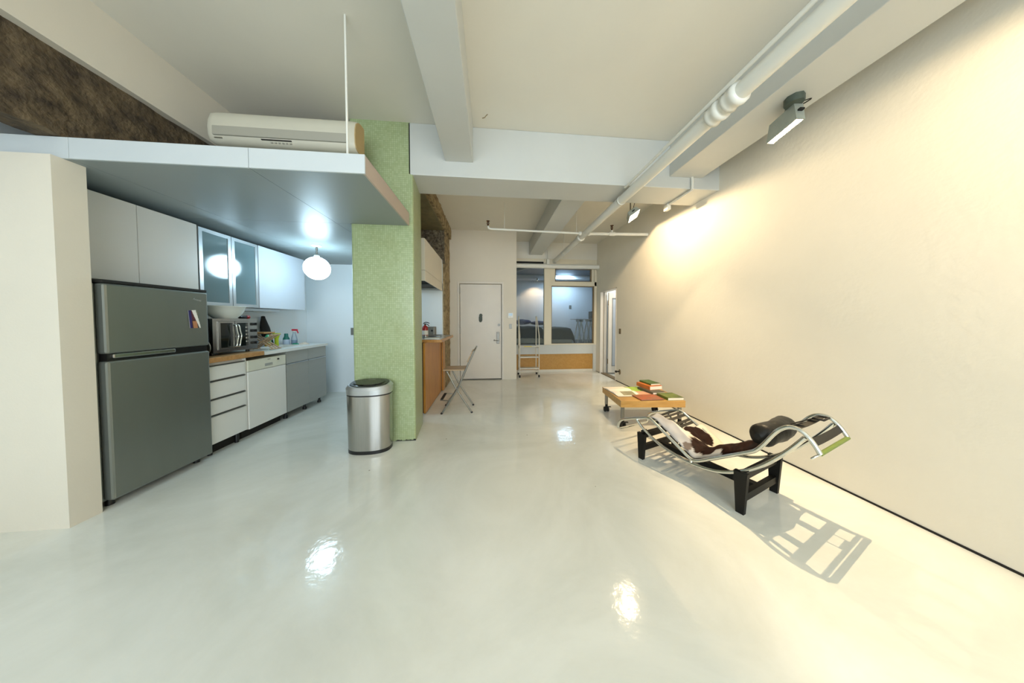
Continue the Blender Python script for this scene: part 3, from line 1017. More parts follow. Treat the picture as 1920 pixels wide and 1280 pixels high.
def magnet_cells(u, v):
    if u > 0.35 + 0.55 * v and u < 0.80 + 0.25 * v:
        return '#e8e4dc'
    if u < 0.28 - 0.05 * v:
        return '#2c2560'
    if v > 0.62 and 0.3 < u < 0.72:
        return '#b27b55'
    if u > 0.8:
        return '#6d7060'
    if u < 0.7:
        return '#5c2a33' if v < 0.55 else '#4a2c22'
    return '#2e2a2c'
o = print_card('magnet_photo', [(XF + 0.004, 2.519, 1.405), (XF + 0.004, 2.59, 1.412), (XF + 0.004, 2.612, 1.25), (XF + 0.004, 2.53, 1.25)],
               magnet_cells, None, 0.0035, (1, 0, 0))
tag(o, 'small colour photo stuck on the grey fridge door', 'photo')

# wall cabinets
XU = -2.9
c1 = thing('wall_cabinet', 'off-white wall cabinet above the refrigerator', 'cabinet', (-3.1, 2.44, 1.625))
put('carcass', B(-3.29, XU - 0.022, 2.01, 2.882, 1.625, 2.27), CABW, c1)
put('door', B(XU - 0.02, XU, 2.012, 2.44, 1.627, 2.268, bev=0.002), CABOFF, c1)
put('door', B(XU - 0.02, XU, 2.444, 2.88, 1.627, 2.268, bev=0.002), CABOFF, c1)

c2 = thing('wall_cabinet', 'wall cabinet with two aluminium framed frosted glass doors', 'cabinet', (-3.1, 3.23, 1.475))
put('carcass', MB().box(-3.29, -3.27, 2.892, 3.552, 1.475, 2.26).box(-3.27, XU - 0.022, 2.892, 2.91, 1.475, 2.26).box(-3.27, XU - 0.022, 3.534, 3.552, 1.475, 2.26)
    .box(-3.27, XU - 0.022, 2.91, 3.534, 1.475, 1.495).box(-3.27, XU - 0.022, 2.91, 3.534, 2.24, 2.26).box(-3.27, XU - 0.04, 2.91, 3.534, 1.86, 1.875), CABW, c2)
for y0, y1 in ((2.894, 3.220), (3.226, 3.552)):
    w = 0.034
    d_ = put('door', MB().box(XU - 0.02, XU, y0, y0 + w, 1.476, 2.258).box(XU - 0.02, XU, y1 - w, y1, 1.476, 2.258)
             .box(XU - 0.02, XU, y0 + w, y1 - w, 1.476, 1.476 + w).box(XU - 0.02, XU, y0 + w, y1 - w, 2.258 - w, 2.258), ALU, c2)
    put('glass_panel', B(XU - 0.014, XU - 0.006, y0 + w - 0.004, y1 - w + 0.004, 1.476 + w - 0.004, 2.258 - w + 0.004), GLASSFROST, d_)

c3 = thing('wall_cabinet', 'pale grey flat fronted wall cabinet above the sink', 'cabinet', (-3.1, 3.97, 1.475))
put('carcass', B(-3.29, XU - 0.022, 3.562, 4.37, 1.475, 2.262), CABB, c3)
put('door', B(XU - 0.02, XU, 3.564, 4.368, 1.476, 2.26, bev=0.002), CABB, c3)

ul = thing('under_cabinet_light', 'slim grey light fitting under the glass fronted wall cabinet', 'light', (-3.1, 3.65, 1.44))
put('housing', B(-3.18, -2.99, 3.30, 4.0, 1.435, 1.474, bev=0.006), ALU, ul)
put('diffuser', B(-3.165, -3.005, 3.6, 3.95, 1.430, 1.436), LABELW, ul)

# drawer unit
XB = -2.68
du = thing('drawer_unit', 'white base unit with four drawers beside the refrigerator', 'cabinet', (-3.0, 2.9, 0))
put('carcass', B(-3.28, XB - 0.024, 2.705, 3.098, 0.11, 0.905), CABW, du)
put('side_panel', B(-3.28, XB - 0.005, 3.088, 3.104, 0.11, 0.905), CABW, du)
for z0, z1 in ((0.735, 0.868), (0.556, 0.716), (0.398, 0.537), (0.112, 0.378)):
    dw = put('drawer', B(XB - 0.02, XB, 2.71, 3.084, z0, z1, bev=0.0025), CABW, du)
    put('pull_strip', B(XB - 0.018, XB + 0.006, 2.712, 3.082, z1 + 0.002, z1 + 0.012), GREYM, dw)
put('plinth', B(-3.2, -2.76, 2.705, 3.098, 0.0, 0.11), BLACKM, du)
for y in (2.76, 3.03):
    put('leg', MB().cyl((-2.735, y, 0), (-2.735, y, 0.11), 0.018, 12), BLACK, du)

dwsh = thing('dishwasher', 'cream and white dishwasher between the drawers and the sink cabinet', 'dishwasher', (-3.0, 3.38, 0))
put('cabinet_body', B(-3.25, XB - 0.02, 3.112, 3.648, 0.10, 0.865), CREAM, dwsh)
put('door', B(XB - 0.02, XB + 0.004, 3.114, 3.646, 0.10, 0.742, bev=0.004), CABW, dwsh)
cp = put('control_panel', B(XB - 0.02, XB + 0.006, 3.114, 3.646, 0.746, 0.87, bev=0.004), CREAM, dwsh)
put('handle_pocket', B(XB + 0.0, XB + 0.008, 3.33, 3.44, 0.772, 0.805, bev=0.003), CABG, cp)
put('knob', MB().cyl((XB, 3.52, 0.833), (XB + 0.016, 3.52, 0.833), 0.011, 14), BLACK, cp)
put('badge', B(XB, XB + 0.0075, 3.37, 3.41, 0.845, 0.852), GREYM, cp)
put('plinth', B(-3.2, -2.76, 3.112, 3.648, 0.0, 0.10), BLACKM, dwsh)

sc_ = thing('sink_cabinet', 'grey base cabinet with two doors at the end of the kitchen run', 'cabinet', (-3.0, 4.07, 0))
put('carcass', MB().box(-3.28, XB - 0.024, 3.662, 4.488, 0.095, 0.78).box(XB - 0.044, XB - 0.024, 3.662, 4.488, 0.78, 0.905).box(-3.28, -3.26, 3.662, 4.488, 0.78, 0.905).box(-3.26, XB - 0.044, 3.662, 3.674, 0.78, 0.905).box(-3.26, XB - 0.044, 4.476, 4.488, 0.78, 0.905), CABG, sc_)
for y0, y1 in ((3.664, 4.072), (4.076, 4.486)):
    put('drawer_front', B(XB - 0.02, XB, y0, y1, 0.742, 0.902, bev=0.002), CABG, sc_)
    d_ = put('door', B(XB - 0.02, XB, y0, y1, 0.097, 0.722, bev=0.002), CABG, sc_)
    put('pull_strip', B(XB - 0.018, XB + 0.006, y0 + 0.004, y1 - 0.004, 0.724, 0.738), ALU, d_)
for y in (3.72, 4.08, 4.41):
    put('leg', MB().cyl((-2.75, y, 0), (-2.75, y, 0.03), 0.026, 12).cyl((-2.75, y, 0.03), (-2.75, y, 0.096), 0.016, 12), BLACK, sc_)
    put('leg', MB().cyl((-3.2, y, 0), (-3.2, y, 0.03), 0.026, 12).cyl((-3.2, y, 0.03), (-3.2, y, 0.096), 0.016, 12), BLACK, sc_)

# worktops
SX0, SX1, SY0, SY1 = -3.13, -2.80, 3.68, 4.22
wt = thing('worktop', 'white worktop with an inset sink over the dishwasher and sink cabinet', 'worktop', (-2.98, 3.9, 0.907))
put('top_slab', MB().box(-3.29, -2.66, 3.312, SY0, 0.906, 0.942).box(-3.29, -2.66, SY1, 4.51, 0.906, 0.942).box(-3.29, SX0, SY0, SY1, 0.906, 0.942)
    .box(SX1, -2.66, SY0, SY1, 0.906, 0.942), WORKTOP, wt)
sk = MB().box(SX0, SX1, SY0, SY1, 0.80, 0.806)
sk.box(SX0, SX0 + 0.006, SY0, SY1, 0.806, 0.94).box(SX1 - 0.006, SX1, SY0, SY1, 0.806, 0.94).box(SX0, SX1, SY0, SY0 + 0.006, 0.806, 0.94).box(SX0, SX1, SY1 - 0.006, SY1, 0.806, 0.94)
sk.box(SX0 - 0.02, SX0, SY0 - 0.02, SY1 + 0.02, 0.942, 0.949).box(SX1, SX1 + 0.02, SY0 - 0.02, SY1 + 0.02, 0.942, 0.949)
sk.box(SX0, SX1, SY0 - 0.02, SY0, 0.942, 0.949).box(SX0, SX1, SY1, SY1 + 0.02, 0.942, 0.949)
put('sink_basin', sk, WORKTOP, wt)
bb = tag(put('butcher_block', B(-3.29, -2.655, 2.70, 3.305, 0.908, 0.957, bev=0.004), WOODB), 'wooden butcher block top over the white drawers', 'worktop')

# toaster oven
ZO = 0.957
OX = -2.76
ov = thing('toaster_oven', 'silver countertop oven with French glass doors on the butcher block', 'oven', (-2.95, 3.08, ZO))
Y0, Y1 = 2.85, 3.345
put('casing', MB().box(-3.15, OX - 0.03, Y0, Y1, ZO + 0.035, 1.335, bev=0.006), BLACK, ov)
fm = MB().box(OX - 0.03, OX, Y0, Y0 + 0.045, ZO + 0.03, 1.335).box(OX - 0.03, OX, 3.245, Y1, ZO + 0.03, 1.335)
fm.box(OX - 0.03, OX, Y0 + 0.045, 3.245, ZO + 0.03, ZO + 0.055).box(OX - 0.03, OX, Y0 + 0.045, 3.245, 1.31, 1.335)
put('front_frame', fm, STEEL, ov)
for y0, y1, hy in ((2.897, 3.066, 3.052), (3.072, 3.243, 3.086)):
    d_ = put('door', MB().box(OX - 0.02, OX + 0.008, y0, y0 + 0.022, ZO + 0.058, 1.307).box(OX - 0.02, OX + 0.008, y1 - 0.022, y1, ZO + 0.058, 1.307)
             .box(OX - 0.02, OX + 0.008, y0 + 0.022, y1 - 0.022, ZO + 0.058, ZO + 0.075).box(OX - 0.02, OX + 0.008, y0 + 0.022, y1 - 0.022, 1.29, 1.307), STEEL, ov)
    put('window', B(OX - 0.012, OX - 0.004, y0 + 0.02, y1 - 0.02, ZO + 0.073, 1.292), OVENGL, d_)
    sg = 1 if hy > 3.07 else -1
    put('handle', MB().tube(spline([(OX + 0.006, hy, 1.265), (OX + 0.035, hy, 1.262), (OX + 0.036, hy + 0.012, 1.20), (OX + 0.036, hy + 0.024, 1.15), (OX + 0.036, hy + 0.012, 1.10), (OX + 0.035, hy, 1.04), (OX + 0.006, hy, 1.037)], 4), 0.0065, 10), CHROME, d_)
for z in (1.275, 1.20, 1.125, 1.06):
    put('knob', MB().cyl((OX - 0.002, 3.295, z), (OX + 0.03, 3.295, z), 0.016, 16).box(OX + 0.028, OX + 0.038, 3.291, 3.299, z - 0.015, z + 0.015), BLACK, ov)
for z in (1.24, 1.20, 1.16, 1.12, 1.08):
    put('marking', B(OX - 0.004, OX - 0.0028, 3.205, 3.217, z - 0.008, z + 0.008), LABELW, ov)
for x in (-3.1, OX - 0.06):
    for y in (Y0 + 0.05, Y1 - 0.06):
        put('foot', MB().cyl((x, y, ZO), (x, y, ZO + 0.037), 0.018, 12), BLACK, ov)

bw = MB().lathe([(0.085, 0.0), (0.088, 0.004), (0.120, 0.036), (0.146, 0.082), (0.158, 0.124), (0.168, 0.130), (0.168, 0.136), (0.153, 0.133), (0.141, 0.085), (0.115, 0.042), (0.08, 0.012), (0.0, 0.010)],
                (-2.86, 3.085, 1.3355), 36)
tag(put('mixing_bowl', bw, GLASSBOWL), 'large clear glass mixing bowl on top of the countertop oven', 'bowl')
gd = thing('flashlight', 'small black and red gadget lying beside the bowl on the oven', 'gadget', (-2.86, 3.26, 1.3355))
put('grip', MB().lathe([(0.017, 0.0), (0.019, 0.01), (0.019, 0.075), (0.016, 0.08)], (-2.83, 3.21, 1.355), 14, 'y'), BLACK, gd)
put('cap', MB().lathe([(0.017, 0.08), (0.02, 0.085), (0.02, 0.115), (0.016, 0.12)], (-2.83, 3.21, 1.355), 14, 'y'), RED, gd)
pt = MB().lathe([(0.0, 0.0), (0.07, 0.003), (0.098, 0.014), (0.10, 0.017), (0.07, 0.008), (0.0, 0.005)], (0, 0, 0), 28)
pt.xform(Matrix.Translation((-2.815, 2.80, ZO + 0.101)) @ Matrix.Rotation(math.radians(95), 4, 'X'))
tag(put('plate', pt, GREYM), 'grey plate standing between the refrigerator and the countertop oven', 'plate')

# dish rack of crossed wooden slats
ZW = 0.9425
dk = thing('dish_rack', 'folding wooden dish rack beside the countertop oven', 'dish rack', (-2.87, 3.58, ZW))
for y in (3.51, 3.56, 3.61):
    put('slat', MB().beam((-2.99, y, ZW + 0.010), (-2.74, y + 0.02, ZW + 0.19), 0.014, 0.012), WOODSEAT, dk)
    put('slat', MB().beam((-2.99, y + 0.02, ZW + 0.19), (-2.74, y + 0.04, ZW + 0.011), 0.014, 0.012), WOODSEAT, dk)
for x, z in ((-2.99, 0.192), (-2.74, 0.192), (-2.99, 0.014), (-2.74, 0.014), (-2.865, 0.105)):
    put('rail', MB().cyl((x, 3.49, ZW + z), (x, 3.66, ZW + z), 0.007, 8), WOODSEAT, dk)
cbd = MB().box(-3.02, -2.80, 3.485, 3.655, ZW + 0.2075, ZW + 0.226, bev=0.004)
tag(put('cutting_board', cbd, WOODB), 'brown wooden cutting board resting on top of the dish rack', 'cutting board')

fc = thing('faucet', 'chrome single lever faucet at the back of the sink', 'faucet', (-3.2, 3.9, ZW))
put('base', MB().lathe([(0.026, 0), (0.026, 0.008), (0.02, 0.014), (0.02, 0.10), (0.017, 0.11)], (-3.18, 3.80, ZW), 18), CHROME, fc)
put('spout', MB().tube(spline([(-3.18, 3.80, ZW + 0.08), (-3.13, 3.81, ZW + 0.135), (-3.06, 3.82, ZW + 0.14), (-2.99, 3.83, ZW + 0.11)], 5), 0.011, 12), CHROME, fc)
put('lever', MB().tube([(-3.18, 3.80, ZW + 0.108), (-3.17, 3.80, ZW + 0.125), (-3.11, 3.79, ZW + 0.165)], 0.007, 10), CHROME, fc)

jr = tag(put('glass_jar', MB().lathe([(0.03, 0), (0.034, 0.01), (0.034, 0.09), (0.026, 0.105), (0.026, 0.12), (0.023, 0.12), (0.023, 0.10), (0.03, 0.088), (0.03, 0.012), (0, 0.01)], (-3.19, 3.92, ZW), 18), CLEARPL),
         'clear glass jar behind the faucet', 'jar')

def bottle(name, label, x, y, parts):
    t = thing(name, label, 'bottle', (x, y, ZW))
    for nm, prof, m, extra in parts:
        mb = MB().lathe(prof, (x, y, ZW), 18)
        if extra:
            extra(mb, x, y)
        put(nm, mb, m, t)
    return t
sb = bottle('soap_bottle', 'green dish soap bottle with a dark cap behind the sink', -3.18, 4.02, [
    ('body', [(0.03, 0.0), (0.036, 0.006), (0.038, 0.04), (0.038, 0.045)], YELLOWL, None),
    ('label', [(0.038, 0.045), (0.0395, 0.05), (0.0385, 0.125), (0.034, 0.13)], SOAPG, None),
    ('shoulder', [(0.034, 0.13), (0.03, 0.145), (0.016, 0.165), (0.014, 0.172)], SOAPG, None),
    ('cap', [(0.017, 0.172), (0.019, 0.176), (0.017, 0.195), (0.007, 0.2), (0.006, 0.215)], BLACK, None)])
put('sticker', MB().box(-3.142, -3.139, 4.0, 4.035, ZW + 0.09, ZW + 0.115), YELLOWT, sb)
cu_ = thing('brush_cup', 'lime green flared cup holding a brush beside the soap bottle', 'cup', (-3.14, 4.12, ZW))
put('cup_body', MB().lathe([(0.026, 0.0), (0.024, 0.05), (0.024, 0.10), (0.038, 0.15), (0.05, 0.185), (0.047, 0.185), (0.034, 0.145), (0.02, 0.10), (0.0, 0.095)], (-3.14, 4.12, ZW), 18), LIMEPL, cu_)
put('brush_handle', MB().tube([(-3.14, 4.12, ZW + 0.1), (-3.15, 4.10, ZW + 0.24)], 0.006, 8), CABW, cu_)
bgp = [(0.0, 0.0), (0.06, 0.0), (0.066, 0.01), (0.068, 0.10), (0.075, 0.18), (0.07, 0.26), (0.05, 0.34), (0.032, 0.40), (0.028, 0.425), (0.0, 0.43)]
bg = MB().lathe(bgp, (0, 0, 0), 20, sx=0.55)
for v in bg.v:
    v.y += 0.10 * max(0.0, 1 - v.z / 0.43) ** 1.5 - 0.02
bg.xform(Matrix.Translation((-3.25, 4.06, ZW + 0.008)))
tag(put('black_bag', bg, BLACKM), 'tall dark pouch standing against the wall behind the soap bottle', 'bag')
tb = bottle('cleaner_bottle', 'pale bottle with a teal green top at the back of the worktop', -3.16, 4.33, [
    ('body', [(0.042, 0.0), (0.045, 0.006), (0.045, 0.07), (0.042, 0.078)], PALEBLUE, None),
    ('top', [(0.043, 0.078), (0.041, 0.09), (0.026, 0.125), (0.024, 0.165), (0.02, 0.17)], TEAL, None)])
def trig(mb, x, y):
    pass
sp = bottle('spray_bottle', 'clear spray bottle with a red trigger at the worktop end', -3.08, 4.38, [
    ('liquid', [(0.034, 0.002), (0.037, 0.006), (0.037, 0.06), (0.034, 0.066)], BLUELIQ, None),
    ('body', [(0.037, 0.0), (0.040, 0.006), (0.040, 0.075), (0.032, 0.12), (0.016, 0.175), (0.015, 0.19)], CLEARPL, None),
    ('collar', [(0.017, 0.19), (0.018, 0.192), (0.018, 0.207), (0.014, 0.21)], CABW, None)])
put('trigger', MB().box(-3.11, -3.03, 4.366, 4.394, ZW + 0.21, ZW + 0.236, bev=0.005)
    .beam((-3.035, 4.38, ZW + 0.215), (-3.02, 4.38, ZW + 0.172), 0.014, 0.010), REDPL, sp)
def cloth(name, label, x, y, sx, sy, h, m, seed):
    mb = MB()
    n = 12
    vs, fs = [], []
    for j in range(n + 1):
        for i in range(n + 1):
            u, v = i / n - 0.5, j / n - 0.5
            e = max(0.0, 1 - (2 * abs(u)) ** 3) * max(0.0, 1 - (2 * abs(v)) ** 3)
            z = h * e * (0.55 + 0.45 * (0.5 + noise.noise(Vector((u * 5 + seed, v * 5, seed))))) + 0.001
            vs.append((x + u * sx * (1 + 0.1 * noise.noise(Vector((v * 6, seed, 0)))), y + v * sy, ZW + z))
    for j in range(n):
        for i in range(n):
            a = j * (n + 1) + i
            fs.append((a, a + 1, a + n + 2, a + n + 1))
    mb.add(vs, fs, True)
    nb = len(vs)
    mb.add([(x - sx / 2, y - sy / 2, ZW), (x + sx / 2, y - sy / 2, ZW), (x + sx / 2, y + sy / 2, ZW), (x - sx / 2, y + sy / 2, ZW)], [(3, 2, 1, 0)])
    return tag(put(name, mb, m), label, 'cloth')
cloth('dish_cloth', 'folded green cloth on the worktop in front of the pale bottle', -2.99, 4.275, 0.10, 0.06, 0.03, CLOTHG, 1.0)
cloth('dish_cloth', 'crumpled beige cloth near the worktop end', -2.90, 4.32, 0.12, 0.10, 0.035, CLOTHB, 4.0)

# globe lamp
gl = thing('pendant_lamp', 'glowing white globe lamp under the kitchen canopy', 'lamp', (-2.333, 3.76, 1.87))
GC = (-2.333, 3.76, 2.021)
put('globe', MB().ball(GC, 0.152, n=36, m=24), GLOBE_M, gl)
put('neck', MB().lathe([(0.03, 0.15), (0.032, 0.155), (0.032, 0.175), (0.018, 0.18)], GC, 18), LABELW, gl)
put('stem', MB().lathe([(0.016, 0.178), (0.01, 0.2), (0.016, 0.215), (0.009, 0.23), (0.014, 0.25), (0.012, 0.29)], GC, 14), GREYM, gl)
put('ceiling_rose', MB().lathe([(0.014, 0.286), (0.045, 0.292), (0.06, 0.303), (0.06, 0.3085)], GC, 24), LABELW, gl)

# wall socket on the kitchen back wall
so = tag(put('wall_socket', B(-2.545, -2.465, 4.988, 4.9985, 1.05, 1.18, bev=0.004), NICKEL), 'metal socket plate on the kitchen end wall beside the green pillar', 'socket')

# ------------------------------------------------------------------ waste bin
tc_ = thing('trash_can', 'stainless steel sensor bin with a black lid beside the green pillar', 'bin', (-1.2, 2.72, 0))
def dplan(s=1.0, n=48):
    hw, yc, df, db = 0.212 * s, 2.745, 0.135 * s, 0.122 * s
    pts = []
    for k in range(n):
        a = 2 * PI * k / n
        ca, sa = math.cos(a), math.sin(a)
        e = 0.85 if sa < 0 else 0.66
        pts.append((-1.225 + hw * math.copysign(abs(ca) ** e, ca), yc + (df if sa < 0 else db) * math.copysign(abs(sa) ** e, sa)))
    return pts
put('base_ring', MB().prism(dplan(0.955), 0.0, 0.035, dplan(0.96), True), BLACK, tc_)
put('body', MB().prism(dplan(0.955), 0.035, 0.572, dplan(0.985), True), STEEL, tc_)
put('black_band', MB().prism(dplan(0.985), 0.572, 0.585, dplan(0.99), True), BLACK, tc_)
def tilt(mb):
    for v in mb.v:
        if v.z > 0.6:
            v.z += (v.y - 2.60) * 0.14
    return mb
rim = MB().prism(dplan(1.0), 0.585, 0.63, dplan(1.02), True, caps=False).prism(dplan(1.02), 0.63, 0.655, dplan(0.93), True, caps=False)
put('rim', tilt(rim.prism(dplan(0.93), 0.655, 0.66, dplan(0.9), True)), ALU, tc_)
ld = MB().prism(dplan(0.88), 0.655, 0.666, dplan(0.85), True).prism(dplan(0.72), 0.666, 0.676, dplan(0.66), True)
put('lid', tilt(ld), LIDBLK, tc_)
put('logo', tilt(B(-1.26, -1.19, 2.79, 2.805, 0.6762, 0.6766)), GREYM, tc_)

# ------------------------------------------------------------------ bar counter
bc = thing('bar_counter', 'orange wood breakfast bar behind the green pillar', 'counter', (-1.1, 4.3, 0))
put('front_panel', B(-0.93, -0.902, 3.68, 4.86, 0.012, 1.0, bev=0.002), WOODO, bc)
put('front_panel', B(-0.897, -0.869, 4.868, 5.07, 0.012, 1.0, bev=0.002), WOODO, bc)
put('counter_top', B(-1.45, -0.69, 3.76, 4.93, 1.001, 1.042, bev=0.003), WOODS, bc)
put('laminate', B(-1.44, -0.715, 3.775, 4.92, 1.042, 1.045), ALU, bc)
put('counter_body', B(-1.45, -0.935, 3.74, 4.97, 0.0, 1.0), DARKWOOD, bc)

rh = thing('range_hood', 'boxy grey extractor hood hanging above the breakfast bar', 'hood', (-1.2, 4.4, 1.87))
put('hood_body', B(-1.5, -0.902, 3.72, 5.05, 2.02, 2.46, bev=0.003), WHITE, rh)
put('hood_lip', MB().box(-1.5, -0.9, 3.72, 3.735, 1.87, 2.015).box(-0.915, -0.9, 3.735, 5.05, 1.87, 2.015).box(-1.5, -1.485, 3.735, 5.05, 1.87, 2.015), WHITE, rh)
put('filter', B(-1.485, -0.915, 3.735, 4.75, 1.96, 1.975), DARK, rh)
put('light_bar', B(-1.485, -0.915, 4.75, 5.05, 1.885, 1.90), GREYM, rh)

ZT = 1.045
fe = thing('fire_extinguisher', 'red fire extinguisher standing on the breakfast bar against the pillar', 'extinguisher', (-1.0, 4.1, ZT))
put('cylinder', MB().lathe([(0.04, 0.0), (0.045, 0.006), (0.045, 0.155), (0.036, 0.178), (0.016, 0.19), (0.014, 0.2)], (-1.0, 4.1, ZT), 20), RED, fe)
put('label_band', MB().lathe([(0.0452, 0.05), (0.0458, 0.052), (0.0458, 0.115), (0.0452, 0.117)], (-1.0, 4.1, ZT), 20), LABELW, fe)
put('foot_band', MB().lathe([(0.0452, 0.002), (0.0458, 0.004), (0.0458, 0.04), (0.0452, 0.042)], (-1.0, 4.1, ZT), 20), GREYM, fe)
put('valve', MB().cyl((-1.0, 4.1, ZT + 0.195), (-1.0, 4.1, ZT + 0.225), 0.013, 12), BLACK, fe)
put('lever', MB().tube(spline([(-1.03, 4.1, ZT + 0.22), (-1.0, 4.1, ZT + 0.24), (-0.96, 4.1, ZT + 0.238), (-0.935, 4.1, ZT + 0.225)], 4), 0.006, 8), BLACK, fe)
put('lever', MB().tube(spline([(-1.0, 4.1, ZT + 0.215), (-0.965, 4.1, ZT + 0.21), (-0.94, 4.1, ZT + 0.185)], 4), 0.006, 8), BLACK, fe)
tt = thing('toaster', 'small steel toaster on the bar behind the red extinguisher', 'toaster', (-1.02, 4.5, ZT))
put('casing', B(-1.12, -0.93, 4.42, 4.60, ZT + 0.008, ZT + 0.165, bev=0.01), DSTEEL, tt)
put('knob', MB().cyl((-0.965, 4.421, ZT + 0.10), (-0.965, 4.405, ZT + 0.10), 0.016, 14), BLACK, tt)
put('foot', B(-1.11, -0.94, 4.43, 4.59, ZT, ZT + 0.009), BLACK, tt)
ty = thing('wire_tray', 'low grey wire tray lying on the breakfast bar', 'tray', (-0.9, 4.55, ZT))
put('tray_floor', B(-1.05, -0.80, 4.23, 4.40, ZT, ZT + 0.004), GREYM, ty)
put('tray_rim', MB().tube([(-1.05, 4.23, ZT + 0.03), (-0.80, 4.23, ZT + 0.03), (-0.80, 4.40, ZT + 0.03), (-1.05, 4.40, ZT + 0.03)], 0.005, 8, closed=True), NICKEL, ty)
wr_ = MB()
for k in range(9):
    wr_.cyl((-1.04 + k * 0.03, 4.23, ZT + 0.002), (-1.04 + k * 0.03, 4.23, ZT + 0.03), 0.0025, 6)
for y in (4.28, 4.34):
    wr_.cyl((-0.80, y, ZT + 0.002), (-0.80, y, ZT + 0.03), 0.0025, 6)
put('tray_wires', wr_, NICKEL, ty)
pp = MB().box(-0.11, 0.11, -0.07, 0.07, 0, 0.006)
pp.xform(Matrix.Translation((-0.865, 4.0, ZT)) @ Matrix.Rotation(0.05, 4, 'Z'))
tag(put('paper_pad', pp, PAPER), 'white paper pad at the front edge of the bar top', 'paper')

# ------------------------------------------------------------------ folding bar chair
ch = thing('folding_chair', 'folding chair with steel tube legs and beech seat at the bar', 'chair', (-0.47, 3.86, 0))
YN, YF = 3.67, 4.03
for y in (YN, YF):
    lg = put('leg', MB().tube(spline([(-0.68, y, 0.012), (-0.47, y, 0.336), (-0.356, y, 0.60), (-0.225, y, 0.885)], 5), 0.0115, 10), GREYM, ch)
    put('foot_cap', MB().cyl((-0.687, y, 0.0), (-0.675, y, 0.02), 0.015, 10), BLACK, lg)
    l2 = put('leg', MB().tube(spline([(-0.267, y + (0.015 if y == YN else -0.015), 0.012), (-0.473, y + (0.015 if y == YN else -0.015), 0.339), (-0.595, y + (0.015 if y == YN else -0.015), 0.575), (-0.61, y + (0.015 if y == YN else -0.015), 0.60)], 5), 0.0115, 10), GREYM, ch)
    put('foot_cap', MB().cyl((-0.26, y + (0.015 if y == YN else -0.015), 0.0), (-0.272, y + (0.015 if y == YN else -0.015), 0.02), 0.015, 10), BLACK, l2)
put('top_rail', MB().tube(spline([(-0.225, YN, 0.885), (-0.208, YN + 0.04, 0.918), (-0.207, 3.85, 0.922), (-0.208, YF - 0.04, 0.918), (-0.225, YF, 0.885)], 5), 0.0115, 10), GREYM, ch)
put('seat', MB().box(-0.665, -0.345, YN + 0.02, YF - 0.02, 0.606, 0.622, bev=0.006), WOODSEAT, ch)
put('backrest', MB().beam((-0.318, YN + 0.012, 0.725), (-0.25, YN + 0.012, 0.875), 0.02, 0.012, (1, 0, 0)).beam((-0.328, 3.85, 0.725), (-0.262, 3.85, 0.87), 0.32, 0.012, (1, 0, 0)).beam((-0.318, YF - 0.012, 0.725), (-0.25, YF - 0.012, 0.875), 0.02, 0.012, (1, 0, 0)), WOODSEAT, ch)
put('cross_bar', MB().cyl((-0.60, YN + 0.015, 0.592), (-0.60, YF - 0.015, 0.592), 0.009, 10), GREYM, ch)
put('cross_bar', MB().cyl((-0.475, YN, 0.338), (-0.475, YF, 0.338), 0.006, 8), GREYM, ch)
ft = put('footrest', B(-0.70, -0.665, YN + 0.03, YF - 0.03, 0.196, 0.208), BLACKM, ch)
put('footrest_frame', MB().tube([(-0.575, YN + 0.005, 0.185), (-0.70, YN + 0.015, 0.195), (-0.70, YF - 0.015, 0.195), (-0.575, YF - 0.005, 0.185)], 0.006, 8), GREYM, ft)

# ------------------------------------------------------------------ rolling step ladder
ladder = thing('step_ladder', 'silver rolling step ladder with handrails below the bedroom window', 'ladder', (0.9, 6.0, 0))
FY, RY = 5.87, 6.2
for x0, s in ((0.675, 1), (1.125, -1)):
    hr = put('handrail', MB().tube(spline([(x0, FY, 0.05), (x0, FY, 0.5), (x0 + 0.0, FY + 0.0, 0.93), (x0 + 0.002 * s, FY + 0.12, 1.14), (x0 + 0.006 * s, FY + 0.24, 1.35),
                                           (x0 + 0.01 * s, FY + 0.27, 1.39), (x0 + 0.012 * s, RY - 0.03, 1.40), (x0 + 0.012 * s, RY, 1.36), (x0 + 0.012 * s, RY, 0.95), (x0 + 0.012 * s, RY, 0.08)], 5), 0.012, 10), LADDERM, ladder)
    put('rubber_foot', MB().cyl((x0, FY, 0.0), (x0, FY, 0.055), 0.02, 12), BLACK, hr)
    cs = put('caster', MB().cyl((x0 - 0.012, RY + 0.02, 0.033), (x0 + 0.022, RY + 0.02, 0.033), 0.033, 16), BLACKM, ladder)
    put('caster_fork', MB().box(x0 - 0.016, x0 + 0.026, RY - 0.01, RY + 0.03, 0.05, 0.09), LADDERM, cs)
    put('side_brace', MB().tube([(x0, FY, 0.20), (x0 + 0.01 * s, RY, 0.16)], 0.009, 8), LADDERM, ladder)
    put('side_brace', MB().tube([(x0, FY + 0.02, 0.69), (x0 + 0.01 * s, RY, 0.66)], 0.009, 8), LADDERM, ladder)
for z, y0 in ((0.19, FY - 0.02), (0.44, FY + 0.06), (0.685, FY + 0.14)):
    stp = put('step', B(0.675, 1.125, y0, y0 + 0.17, z, z + 0.024, bev=0.004), LADDERM, ladder)
    if z > 0.6:
        put('warning_strip', B(0.79, 0.98, y0 - 0.003, y0 + 0.012, z + 0.006, z + 0.022), YELLOWT, stp)

